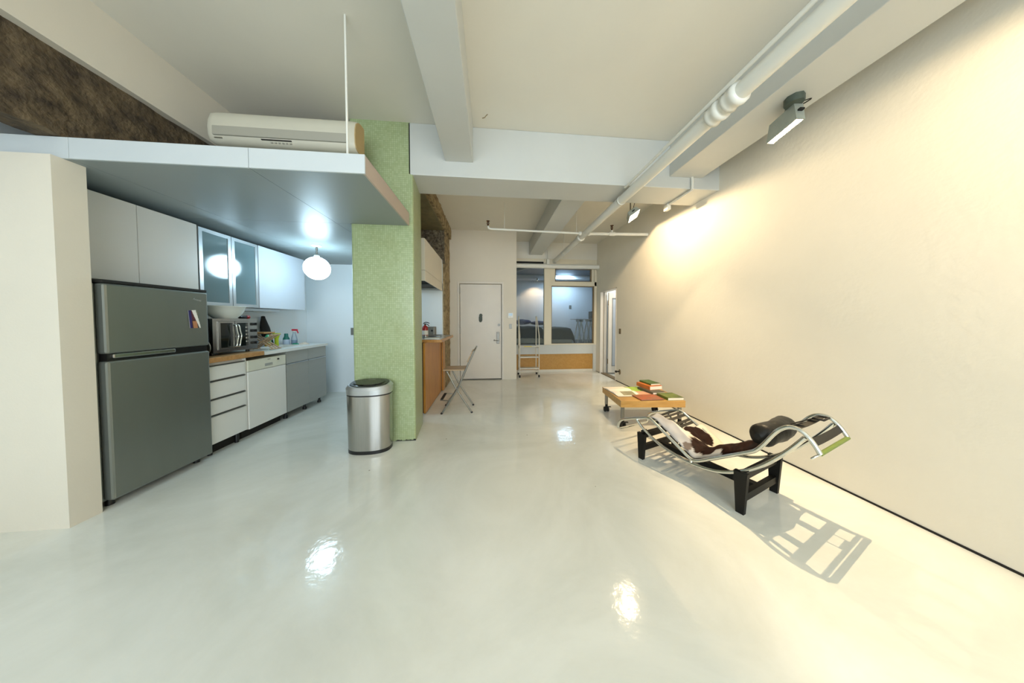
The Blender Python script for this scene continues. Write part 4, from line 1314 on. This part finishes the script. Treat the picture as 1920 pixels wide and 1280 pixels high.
# wall fittings
th_ = thing('thermostat', 'white wall thermostat with a small blue screen beside the entrance door', 'thermostat', (0.448, DY, 1.36))
put('case', B(0.39, 0.512, DY - 0.026, DY - 0.0005, 1.365, 1.485, bev=0.006), CABW, th_)
put('screen', B(0.412, 0.49, DY - 0.028, DY - 0.02, 1.415, 1.47), LCDB, th_)
put('button', B(0.43, 0.455, DY - 0.0285, DY - 0.02, 1.385, 1.40), LABELW, th_)
lp = thing('light_switch', 'grey metal switch plate under the thermostat', 'switch', (0.452, DY, 1.13))
put('plate', B(0.42, 0.482, DY - 0.008, DY - 0.0005, 1.13, 1.235, bev=0.003), NICKEL, lp)
put('toggle', B(0.445, 0.457, DY - 0.022, DY - 0.006, 1.168, 1.196, bev=0.002), GREYM, lp)
ls = thing('light_switch', 'brown switch plate on the right wall near the side door', 'switch', (WX, 5.22, 1.02))
put('plate', B(WX - 0.008, WX - 0.0005, 5.17, 5.25, 1.03, 1.14, bev=0.003), BRONZE, ls)
put('toggle', B(WX - 0.02, WX - 0.006, 5.205, 5.215, 1.07, 1.10, bev=0.002), BRONZE, ls)
vl = thing('door_stop', 'dark metal valve knob low on the right wall beyond the table', 'valve', (WX, 5.2, 0.2))
put('plate', MB().lathe([(0.04, -0.0005), (0.042, -0.006), (0.03, -0.012)], (WX, 5.2, 0.225), 16, 'x', 1.0, 1.4), BRONZE, vl)
put('stem', MB().cyl((WX - 0.01, 5.2, 0.235), (WX - 0.08, 5.2, 0.235), 0.014, 12).cyl((WX - 0.07, 5.2, 0.235), (WX - 0.10, 5.2, 0.235), 0.022, 12), BLACKM, vl)

# ==================================================================== BEDROOM BEHIND THE GLASS
ZB = 0.56
bd = thing('bed', 'low bed under a black blanket seen through the bedroom window', 'bed', (1.5, 8.2, ZB))
put('bed_base', B(0.55, 2.42, 7.6, 9.0, ZB + 0.0, ZB + 0.06), BLACKM, bd)
put('mattress', B(0.5, 2.46, 7.55, 9.0, ZB + 0.06, ZB + 0.32, bev=0.04), MATTR, bd)
def blanket(x0, x1, y0, y1, zt, drop, bulge, seed):
    nx, ny = 26, 22
    vs, fs = [], []
    for j in range(ny + 1):
        for i in range(nx + 1):
            u, v = i / nx, j / ny
            x, y = x0 + (x1 - x0) * u, y0 + (y1 - y0) * v
            ex = min(1.0, (1 - u) / 0.16)
            ey = min(1.0, v / 0.08)
            z = zt + bulge * math.sin(PI * min(1, v)) * (0.6 + 0.4 * noise.noise(Vector((u * 4 + seed, v * 3, seed)))) + 0.012 * noise.noise(Vector((u * 14, v * 14, seed)))
            z -= drop * ((1 - ey) ** 1.2) + (drop * 0.9) * (1 - ex) ** 1.6
            vs.append((x + 0.03 * noise.noise(Vector((u * 6, v * 6, seed + 3))), y + 0.02 * noise.noise(Vector((u * 6, v * 6, seed + 9))), z))
    for j in range(ny):
        for i in range(nx):
            a = j * (nx + 1) + i
            fs.append((a, a + 1, a + nx + 2, a + nx + 1))
    return MB().add(vs, fs, True)
put('blanket', blanket(0.45, 1.72, 7.50, 9.05, ZB + 0.53, 0.30, 0.05, 1.0), BED_D, bd)
put('foot_blanket', blanket(1.70, 2.55, 7.49, 9.05, ZB + 0.50, 0.31, 0.06, 5.0), BED_G, bd)
def pillow_mesh(c, rx, ry, rz, seed):
    mb = MB().ball(c, rx, ry, rz, 24, 14)
    cc = Vector(c)
    for v in mb.v:
        d = v - cc
        v.z = cc.z + d.z * (1 + 0.35 * noise.noise(Vector((d.x * 4, d.y * 4, seed))))
    return mb
tag(put('pillow', pillow_mesh((1.06, 8.35, ZB + 0.70), 0.28, 0.30, 0.085, 2.0), BED_P), 'violet pillow on the left of the bed', 'pillow')
tag(put('pillow', pillow_mesh((1.62, 8.45, ZB + 0.665), 0.30, 0.30, 0.065, 6.0), BED_P), 'flatter violet pillow beside the window post', 'pillow')
td = thing('trestle_table', 'white trestle desk beside the bed behind the window', 'desk', (3.3, 8.6, ZB))
put('table_top', B(2.84, 4.1, 8.3, 8.95, 1.335, 1.36), LAV, td)
for x in (3.05, 3.38):
    put('trestle_head', B(x - 0.06, x + 0.06, 8.42, 8.80, 1.265, 1.335), GREYM, td)
for x, dx in ((3.05, -0.13), (3.05, 0.13), (3.38, -0.14), (3.38, 0.12)):
    for y, dy in ((8.45, -0.06), (8.77, 0.05)):
        put('leg', MB().beam((x, y, 1.28), (x + dx, y + dy, ZB + 0.002), 0.03, 0.03, (0, 1, 0)), CABW, td)
tag(put('office_box', B(3.62, 3.95, 8.6, 8.8, ZB + 0.001, ZB + 0.42, bev=0.01), BLACKM), 'black box under the trestle desk', 'box')
tag(put('monitor', B(3.42, 3.50, 8.45, 8.75, 1.361, 1.62, bev=0.01), BLACKM), 'dark screen standing on the trestle desk', 'monitor')
wl = thing('wall_spotlight', 'small glowing spotlight high on the bedroom wall', 'spotlight', (1.72, 9.35, 2.75))
put('lamp_shell', MB().lathe([(0.03, 0.09), (0.045, 0.05), (0.05, 0.0), (0.046, 0.0), (0.04, 0.05), (0.0, 0.07)], (1.72, 9.35, 2.76), 16), ALU, wl)
put('bulb', MB().ball((1.72, 9.35, 2.79), 0.026, n=12, m=8), SPOT_M, wl)
put('arm', MB().tube([(1.72, 9.35, 2.84), (1.72, 9.38, 2.86), (1.72, 9.41, 2.87)], 0.008, 8), ALU, wl)
dsp = bpy.data.lights.new('bedroom_spot', 'SPOT')
dsp.energy = 32; dsp.color = (1.0, 0.70, 0.42); dsp.spot_size = math.radians(110); dsp.spot_blend = 0.6; dsp.shadow_soft_size = 0.02
osp = bpy.data.objects.new('bedroom_spot', dsp); osp.location = (1.72, 9.35, 2.735); osp.rotation_euler = (math.radians(22), 0, 0); COL.objects.link(osp)
tag(put('wall_socket', B(3.07, 3.16, 9.84, 9.8495, 1.77, 1.90), NICKEL), 'grey plate high on the bedroom wall', 'socket')
tag(put('wall_socket', B(3.06, 3.15, 9.84, 9.8495, 0.86, 0.99), NICKEL), 'grey socket low on the bedroom wall', 'socket')
bpipe = tag(put('bedroom_pipe', MB().cyl((1.55, 6.9, 2.92), (0.30, 9.35, 2.92), 0.058, 14), GREYM), 'grey pipe under the dark bedroom ceiling', 'pipe')

# ==================================================================== COFFEE TABLE AND BOOKS
TA = math.radians(-5.43)
tb_ = thing('coffee_table', 'low orange wood coffee table on casters by the right wall', 'table', (1.575, 2.965, 0), TA)
TW, TD, TZ0, TZ1 = 0.785, 0.66, 0.262, 0.342
def putl(name, mb, m, parent):
    return put(name, mb, m, parent, world=False)
putl('table_top', MB().box(0, TW, 0, TD, TZ1 - 0.012, TZ1, bev=0.002), WOODT, tb_)
putl('apron', MB().box(0.001, TW - 0.001, 0.001, 0.022, TZ0, TZ1 - 0.012), WOODT, tb_)
putl('apron', MB().box(0.001, TW - 0.001, TD - 0.022, TD - 0.001, TZ0, TZ1 - 0.012), WOODT, tb_)
putl('apron', MB().box(0.001, 0.022, 0.022, TD - 0.022, TZ0, TZ1 - 0.012), WOODT, tb_)
putl('apron', MB().box(TW - 0.022, TW - 0.001, 0.022, TD - 0.022, TZ0, TZ1 - 0.012), WOODT, tb_)
for x, y in ((0.024, 0.03), (TW - 0.06, 0.03), (0.024, TD - 0.07), (TW - 0.06, TD - 0.07)):
    lg = putl('leg', MB().box(x, x + 0.036, y, y + 0.036, 0.105, TZ1 - 0.014, bev=0.003), GREYM, tb_)
    cx, cy = x + 0.018, y + 0.018
    putl('caster', MB().cyl((cx - 0.034, cy - 0.01, 0.035), (cx - 0.01, cy - 0.01, 0.035), 0.035, 18).cyl((cx + 0.008, cy - 0.01, 0.035), (cx + 0.028, cy - 0.01, 0.035), 0.033, 18)
         .box(cx - 0.014, cx + 0.012, cy - 0.03, cy + 0.015, 0.05, 0.107, bev=0.004).box(cx - 0.012, cx + 0.05, cy - 0.055, cy - 0.03, 0.075, 0.083), BLACKM, lg)

ET = Matrix.Translation((1.575, 2.965, 0)) @ Matrix.Rotation(TA, 4, 'Z')
def book(name, label, x, y, w, d, h, z, rot, cover, pages=PAGE, cat='book', group=None):
    """closed book lying flat: cover boards, spine, page block; x, y its centre on the table"""
    p = ET @ Vector((x, y, z))
    t = thing(name, label, cat, tuple(p), TA + math.radians(rot), group)
    c = 0.0025
    cv = MB().box(-w / 2, w / 2, -d / 2, d / 2, 0, c).box(-w / 2, w / 2, -d / 2, d / 2, h - c, h).box(-w / 2, -w / 2 + c, -d / 2, d / 2, c, h - c)
    putl('cover', cv, cover, t)
    putl('pages', MB().box(-w / 2 + c, w / 2 - 0.004, -d / 2 + 0.004, d / 2 - 0.004, c, h - c), pages, t)
    return t
ZTT = TZ1 + 0.0005
# open book at the left
ob = thing('open_book', 'open white picture book at the left of the coffee table', 'book', tuple(ET @ Vector((0.17, 0.41, ZTT))), TA + math.radians(6))
def leafmesh(sgn):
    vs, fs = [], []
    n, W_, D_ = 14, 0.165, 0.40
    for i in range(n + 1):
        u = i / n
        h = 0.004 + 0.019 * math.sin(PI * min(1.0, u * 1.15 + 0.1)) * (1 - u) ** 0.4
        for s in (-D_ / 2, D_ / 2):
            vs.append((s * 0.78, sgn * u * W_ * 1.4, max(h, 0.0035)))
        for s in (-D_ / 2, D_ / 2):
            vs.append((s * 0.78, sgn * u * W_ * 1.4, 0.003))
    for i in range(n):
        a, b = i * 4, i * 4 + 4
        q = [(a, a + 1, b + 1, b), (a + 2, b + 2, b + 3, a + 3), (a, b, b + 2, a + 2), (a + 1, a + 3, b + 3, b + 1)]
        fs += q
    fs.append((n * 4, n * 4 + 1, n * 4 + 3, n * 4 + 2))
    return MB().add(vs, fs, False)
putl('cover', MB().box(-0.162, 0.162, -0.238, 0.238, 0, 0.0028), GREYBK, ob)
putl('page_block', leafmesh(1), PAGE, ob)
putl('page_block', leafmesh(-1), PAGE, ob)
# printed plate lying on the near page, following its curve
def plate(ob):
    vs, fs, n = [], [], 8
    for i in range(n + 1):
        u = 0.30 + 0.52 * i / n
        h = 0.004 + 0.019 * math.sin(PI * min(1.0, u * 1.15 + 0.1)) * (1 - u) ** 0.4 + 0.0008
        for s in (-0.06, 0.11):
            vs.append((s, -u * 0.165 * 1.4, h))
    for i in range(n):
        fs.append((i * 2, i * 2 + 1, i * 2 + 3, i * 2 + 2))
    putl('picture', MB().add(vs, fs), PHOTOPR, ob)
plate(ob)

tag(put('paper_sheet', MB().box(-0.14, 0.14, -0.11, 0.11, 0, 0.0015).xform(ET @ Matrix.Translation((0.445, 0.545, ZTT)) @ Matrix.Rotation(0.1, 4, 'Z')), LIME),
    'lime green sheet lying behind the open book on the table', 'paper')
book('magazine', 'salmon magazine beneath the red covered magazine on the table', 0.425, 0.275, 0.22, 0.26, 0.006, ZTT, 8, SALMON, cat='magazine')
book('magazine', 'red and brown covered magazine at the front edge of the table', 0.385, 0.115, 0.30, 0.21, 0.008, ZTT + 0.0065, 6, BRICKRED, cat='magazine')
book('book', 'grey book at the bottom of the stack under the orange book', 0.575, 0.40, 0.19, 0.30, 0.028, ZTT + 0.0065, 12, GREYBK)
book('book', 'thick orange book below the small green book', 0.60, 0.50, 0.20, 0.26, 0.05, ZTT + 0.035, 14, ORANGEB)
book('book', 'small dark green book topmost of the stack', 0.625, 0.53, 0.155, 0.23, 0.022, ZTT + 0.0855, 12, GREENB)
book('book', 'olive covered book with white pages at the front right corner', 0.67, 0.125, 0.205, 0.22, 0.034, ZTT, 4, OLIVEB)

# ==================================================================== CHAISE LONGUE
CA = Vector((-0.349, 0.937, 0)).normalized()
CB = Vector((CA.y, -CA.x, 0))
CO = Vector((1.802, 2.039, 0))
cl = thing('chaise_longue', 'chrome tube chaise longue with brown and white cowhide on a black base', 'lounger', tuple(CO), math.atan2(CA.y, CA.x))
def lw(a, b, z):
    return CO + CA * a + CB * b + Vector((0, 0, z))
HB = 0.23
railp = [(0.675, 0.185), (0.672, 0.215), (0.655, 0.255), (0.61, 0.292), (0.52, 0.332), (0.42, 0.372), (0.35, 0.398), (0.318, 0.405), (0.285, 0.397), (0.24, 0.372), (0.10, 0.292), (0.0, 0.232),
         (-0.04, 0.210), (-0.075, 0.201), (-0.115, 0.215), (-0.18, 0.258), (-0.30, 0.342), (-0.42, 0.425), (-0.465, 0.462), (-0.50, 0.515), (-0.55, 0.607), (-0.585, 0.652), (-0.62, 0.674), (-0.662, 0.672), (-0.70, 0.640), (-0.73, 0.595), (-0.745, 0.565)]
rail2d = [Vector((a, 0, z)) for a, z in railp]
RS = spline(rail2d, 5)
for sgn, nm in ((-1, 'near'), (1, 'far')):
    put('side_rail', MB().tube([lw(p.x, sgn * HB, p.z) for p in RS], 0.0125, 12), CHROME, cl)
# foot loop and head bar joining the two rails
put('foot_bar', MB().tube(spline([lw(0.675, -HB, 0.187), lw(0.672, -HB + 0.02, 0.172), lw(0.668, -HB + 0.06, 0.17), lw(0.668, 0, 0.17), lw(0.668, HB - 0.06, 0.17), lw(0.672, HB - 0.02, 0.172), lw(0.675, HB, 0.187)], 4), 0.0125, 12), CHROME, cl)
put('head_bar', MB().tube([lw(-0.745, -HB, 0.567), lw(-0.745, HB, 0.567)], 0.0115, 12), OLIVE, cl)
put('end_clip', MB().tube([lw(-0.745, -HB, 0.562), lw(-0.735, -HB - 0.03, 0.555), lw(-0.72, -HB - 0.03, 0.535)], 0.006, 8), CHROME, cl)
arcp = [(0.455, 0.350), (0.415, 0.312), (0.37, 0.278), (0.28, 0.232), (0.19, 0.201), (0.09, 0.180), (0.0, 0.170), (-0.09, 0.171), (-0.18, 0.184), (-0.26, 0.207), (-0.345, 0.249), (-0.42, 0.302), (-0.50, 0.378), (-0.56, 0.450), (-0.62, 0.532), (-0.66, 0.595), (-0.685, 0.637)]
for sgn in (-1, 1):
    put('rocker_arc', MB().tube([lw(p.x, sgn * HB, p.z) for p in spline([Vector((a, 0, z)) for a, z in arcp], 4)], 0.0125, 12), CHROME, cl)
    put('seat_post', MB().cyl(lw(-0.06, sgn * HB, 0.172), lw(-0.06, sgn * HB, 0.202), 0.011, 10), CHROME, cl)

def rail_z(a):
    best = None
    for p, q in zip(RS[:-1], RS[1:]):
        if (p.x - a) * (q.x - a) <= 0 and abs(p.x - q.x) > 1e-6:
            t = (a - p.x) / (q.x - p.x)
            z = p.z + (q.z - p.z) * t
            best = z if best is None else max(best, z)
    return best if best is not None else 0.2
# straps slung between the rails, placed by arc length along the rail
_cum = [0.0]
for _p, _q in zip(RS[:-1], RS[1:]):
    _cum.append(_cum[-1] + (_q - _p).length)
def rail_at(t):
    t = max(0.0, min(_cum[-1], t))
    for i in range(len(RS) - 1):
        if _cum[i + 1] >= t:
            f = (t - _cum[i]) / max(1e-9, _cum[i + 1] - _cum[i])
            return RS[i].lerp(RS[i + 1], f)
    return RS[-1]
def s_of(a, lo=0.0):
    best, bs = 9e9, 0.0
    for p, c in zip(RS, _cum):
        if c >= lo and abs(p.x - a) < best:
            best, bs = abs(p.x - a), c
    return bs
def strap(a, wid, sag, m=STRAP, nm='strap', b0=-HB, b1=HB, lift=0.0):
    n = 8
    vs, fs = [], []
    s0 = s_of(a)
    for i in range(n + 1):
        b = b0 + (b1 - b0) * i / n
        sg = sag * (1 - (b / HB) ** 2)
        for ds in (-wid / 2, wid / 2):
            p = rail_at(s0 + ds)
            for dz in (0, -0.004):
                vs.append(lw(p.x, b, p.z - 0.004 - sg + dz + lift))
    for i in range(n):
        k, j = i * 4, i * 4 + 4
        fs += [(k, k + 2, j + 2, j), (k + 1, j + 1, j + 3, k + 3), (k, j, j + 1, k + 1), (k + 2, k + 3, j + 3, j + 2)]
    fs += [(0, 1, 3, 2), (n * 4, n * 4 + 2, n * 4 + 3, n * 4 + 1)]
    return put(nm, MB().add(vs, fs), m, cl)
for a in (0.305, 0.262, 0.220, 0.178, 0.136, 0.06, -0.02, -0.10, -0.19, -0.28, -0.37):
    strap(a, 0.024, 0.010)
strap(0.385, 0.085, 0.012, BLACKM, 'sling')
strap(-0.53, 0.04, 0.012)
strap(-0.625, 0.042, 0.010)
strap(-0.712, 0.040, 0.006)

# cowhide
def hide_surface():
    na, nb = 84, 46
    a0, a1 = 0.325, -0.47
    vs, fs, cols = [], [], []
    for j in range(nb + 1):
        v = j / nb
        b = -0.205 + (v ** 1.15) * (0.285 + 0.205)
        start = 0.325 - 0.185 * max(0.0, min(1.0, (v - 0.22) / 0.14)) + 0.02 * noise.noise(Vector((v * 7, 1.3, 0)))
        for i in range(na + 1):
            u = i / na
            a = start + (a1 - start) * u
            rz = rail_z(a)
            if b < -0.115:
                t = (b + 0.205) / 0.09
                h = 0.088 * t ** 0.62
            elif b < HB:
                h = 0.022 + 0.066 * math.exp(-((b + 0.115) / 0.15) ** 2)
            else:
                h = 0.022 + 0.066 * math.exp(-((HB + 0.115) / 0.15) ** 2) - 0.45 * (b - HB)
            h *= 0.35 + 0.65 * min(1.0, max(0.0, (start - a) / 0.12))
            h *= 0.80 + 0.45 * noise.noise(Vector((a * 5.5, 4.0, b * 2)))
            seat = math.exp(-((a + 0.06) / 0.12) ** 2)
            h -= 0.012 * seat * max(0.0, 1 - (b / 0.2) ** 2)
            h += 0.018 * noise.noise(Vector((a * 9, b * 8, 2.0))) + 0.009 * noise.noise(Vector((a * 22, b * 20, 5.0)))
            aj = a + 0.012 * noise.noise(Vector((b * 14, a * 3, 7.0)))
            vs.append(lw(aj, b + 0.010 * noise.noise(Vector((a * 14, 3.0, 1.0))), rz + 0.008 + h))
            # hair colour: dark brown patches on white, shade painted in grey along the near flank
            w = 0.05 * noise.noise(Vector((a * 9 + 4, b * 9, 0.0))) + 0.03 * noise.noise(Vector((a * 26, b * 26, 9.0)))
            p1 = 1 - math.hypot((a - 0.075) / 0.115, (b - 0.10) / 0.115) + w * 4
            p2 = 1 - math.hypot((a + 0.17) / 0.21, (b + 0.06) / 0.135) + w * 4
            p3 = 1 - math.hypot((a + 0.37) / 0.18, (b + 0.03) / 0.24) + w * 4
            p4 = 0.7 - math.hypot((a - 0.0) / 0.05, (b + 0.175) / 0.04) + w * 4
            k = max(p1, p2, p3, p4)
            if k > 0:
                g = 0.5 + 0.5 * noise.noise(Vector((a * 40, b * 40, 3)))
                c = hexc('#210902' if g > 0.35 else '#140501')
                if k == p4:
                    c = hexc('#6b5f57')
            else:
                c = hexc('#d9cfbe')
                if b < -0.115:
                    q = 0.5 + 0.5 * noise.noise(Vector((a * 11, b * 20, 6)))
                    c = tuple(x * (0.62 + 0.38 * q) for x in hexc('#bcb7b2'))
            cols.append(c)
    for j in range(nb):
        for i in range(na):
            p = j * (na + 1) + i
            fs.append((p, p + 1, p + na + 2, p + na + 1))
    o = put('cowhide', MB().add(vs, fs, True), HIDE, cl)
    at = o.data.color_attributes.new('Col', 'FLOAT_COLOR', 'POINT')
    for i, c in enumerate(cols):
        at.data[i].color = (*c, 1)
    md = o.modifiers.new('thickness', 'SOLIDIFY')
    md.thickness = 0.010
    md.offset = -1
hide_surface()

# head cushion: soft roll across the frame
def cushion():
    n, m = 24, 22
    vs, fs = [], []
    for i in range(m + 1):
        t = i / m
        b = -0.212 + 0.425 * t
        e = min(t, 1 - t)
        r = 0.071 * (1 - max(0, 1 - e / 0.10) ** 2.2 * 0.75)
        for k in range(n):
            ang = 2 * PI * k / n
            rr = r * (1 + 0.10 * noise.noise(Vector((math.cos(ang) * 1.5, math.sin(ang) * 1.5, t * 5))))
            da, dz = rr * 0.98 * math.cos(ang), rr * 1.0 * math.sin(ang)
            vs.append(lw(-0.462 + da - 0.025 * math.sin(PI * t), b, 0.548 + dz + 0.012 * math.sin(PI * t)))
    for i in range(m):
        for k in range(n):
            k2 = (k + 1) % n
            fs.append((i * n + k, i * n + k2, (i + 1) * n + k2, (i + 1) * n + k))
    mb = MB().add(vs, fs, True)
    mb.add(vs[:n], [tuple(range(n))[::-1]])
    mb.add(vs[-n:], [tuple(range(n))])
    return mb
cs_ = put('head_cushion', cushion(), LEATHER, cl)
put('cushion_strap', MB().beam(lw(-0.53, 0.09, 0.605), lw(-0.64, 0.09, 0.685), 0.05, 0.006, (0, 0, 1)), STRAP, cs_)
put('cushion_strap', MB().beam(lw(-0.53, -0.09, 0.605), lw(-0.64, -0.09, 0.685), 0.05, 0.006, (0, 0, 1)), STRAP, cs_)
put('buckle', MB().tube([lw(-0.64, 0.05, 0.688), lw(-0.685, 0.05, 0.69), lw(-0.685, 0.14, 0.69), lw(-0.64, 0.14, 0.688)], 0.007, 8, closed=True), BLACKM, cs_)

# base: four tapering legs, cross rails, long rail
LB = 0.25
for a in (0.375, -0.398):
    for b in (-LB, LB):
        zt = 0.245 if a > 0 else 0.285
        put('leg', MB().beam(lw(a, b, 0.0), lw(a, b, zt), 0.030, 0.046, CA, 0.034, 0.078), BASEBLK, cl)
    zt = 0.225 if a > 0 else 0.255
    put('cross_rail', MB().beam(lw(a, -LB + 0.016, zt), lw(a, LB - 0.016, zt), 0.034, 0.05), BASEBLK, cl)
    put('cross_rail', MB().beam(lw(a, -LB + 0.014, 0.105), lw(a, LB - 0.014, 0.105), 0.034, 0.05), BASEBLK, cl)
put('long_rail', MB().beam(lw(0.36, 0.0, 0.105), lw(-0.38, 0.0, 0.105), 0.05, 0.045), BASEBLK, cl)
for sgn in (-1, 1):
    put('arc_rest', MB().cyl(lw(0.375 + 0.0, sgn * 0.19, 0.262), lw(0.375, sgn * 0.25, 0.262), 0.012, 10), BLACKM, cl)

# ------------------------------------------------------------------ groups of things alike
GROUPS = {'floodlight': 'floodlights along the right wall', 'wall_cabinet': 'kitchen wall cabinets', 'book': 'books and magazines on the coffee table',
          'magazine': 'books and magazines on the coffee table', 'open_book': 'books and magazines on the coffee table', 'pillow': 'pillows on the bed',
          'soap_bottle': 'bottles on the worktop', 'cleaner_bottle': 'bottles on the worktop', 'spray_bottle': 'bottles on the worktop',
          'dish_cloth': 'cloths on the worktop', 'light_switch': 'switch plates'}
for o in bpy.data.objects:
    if o.parent is None and 'category' in o:
        g = GROUPS.get(o.name.split('.')[0])
        if g:
            o['group'] = g
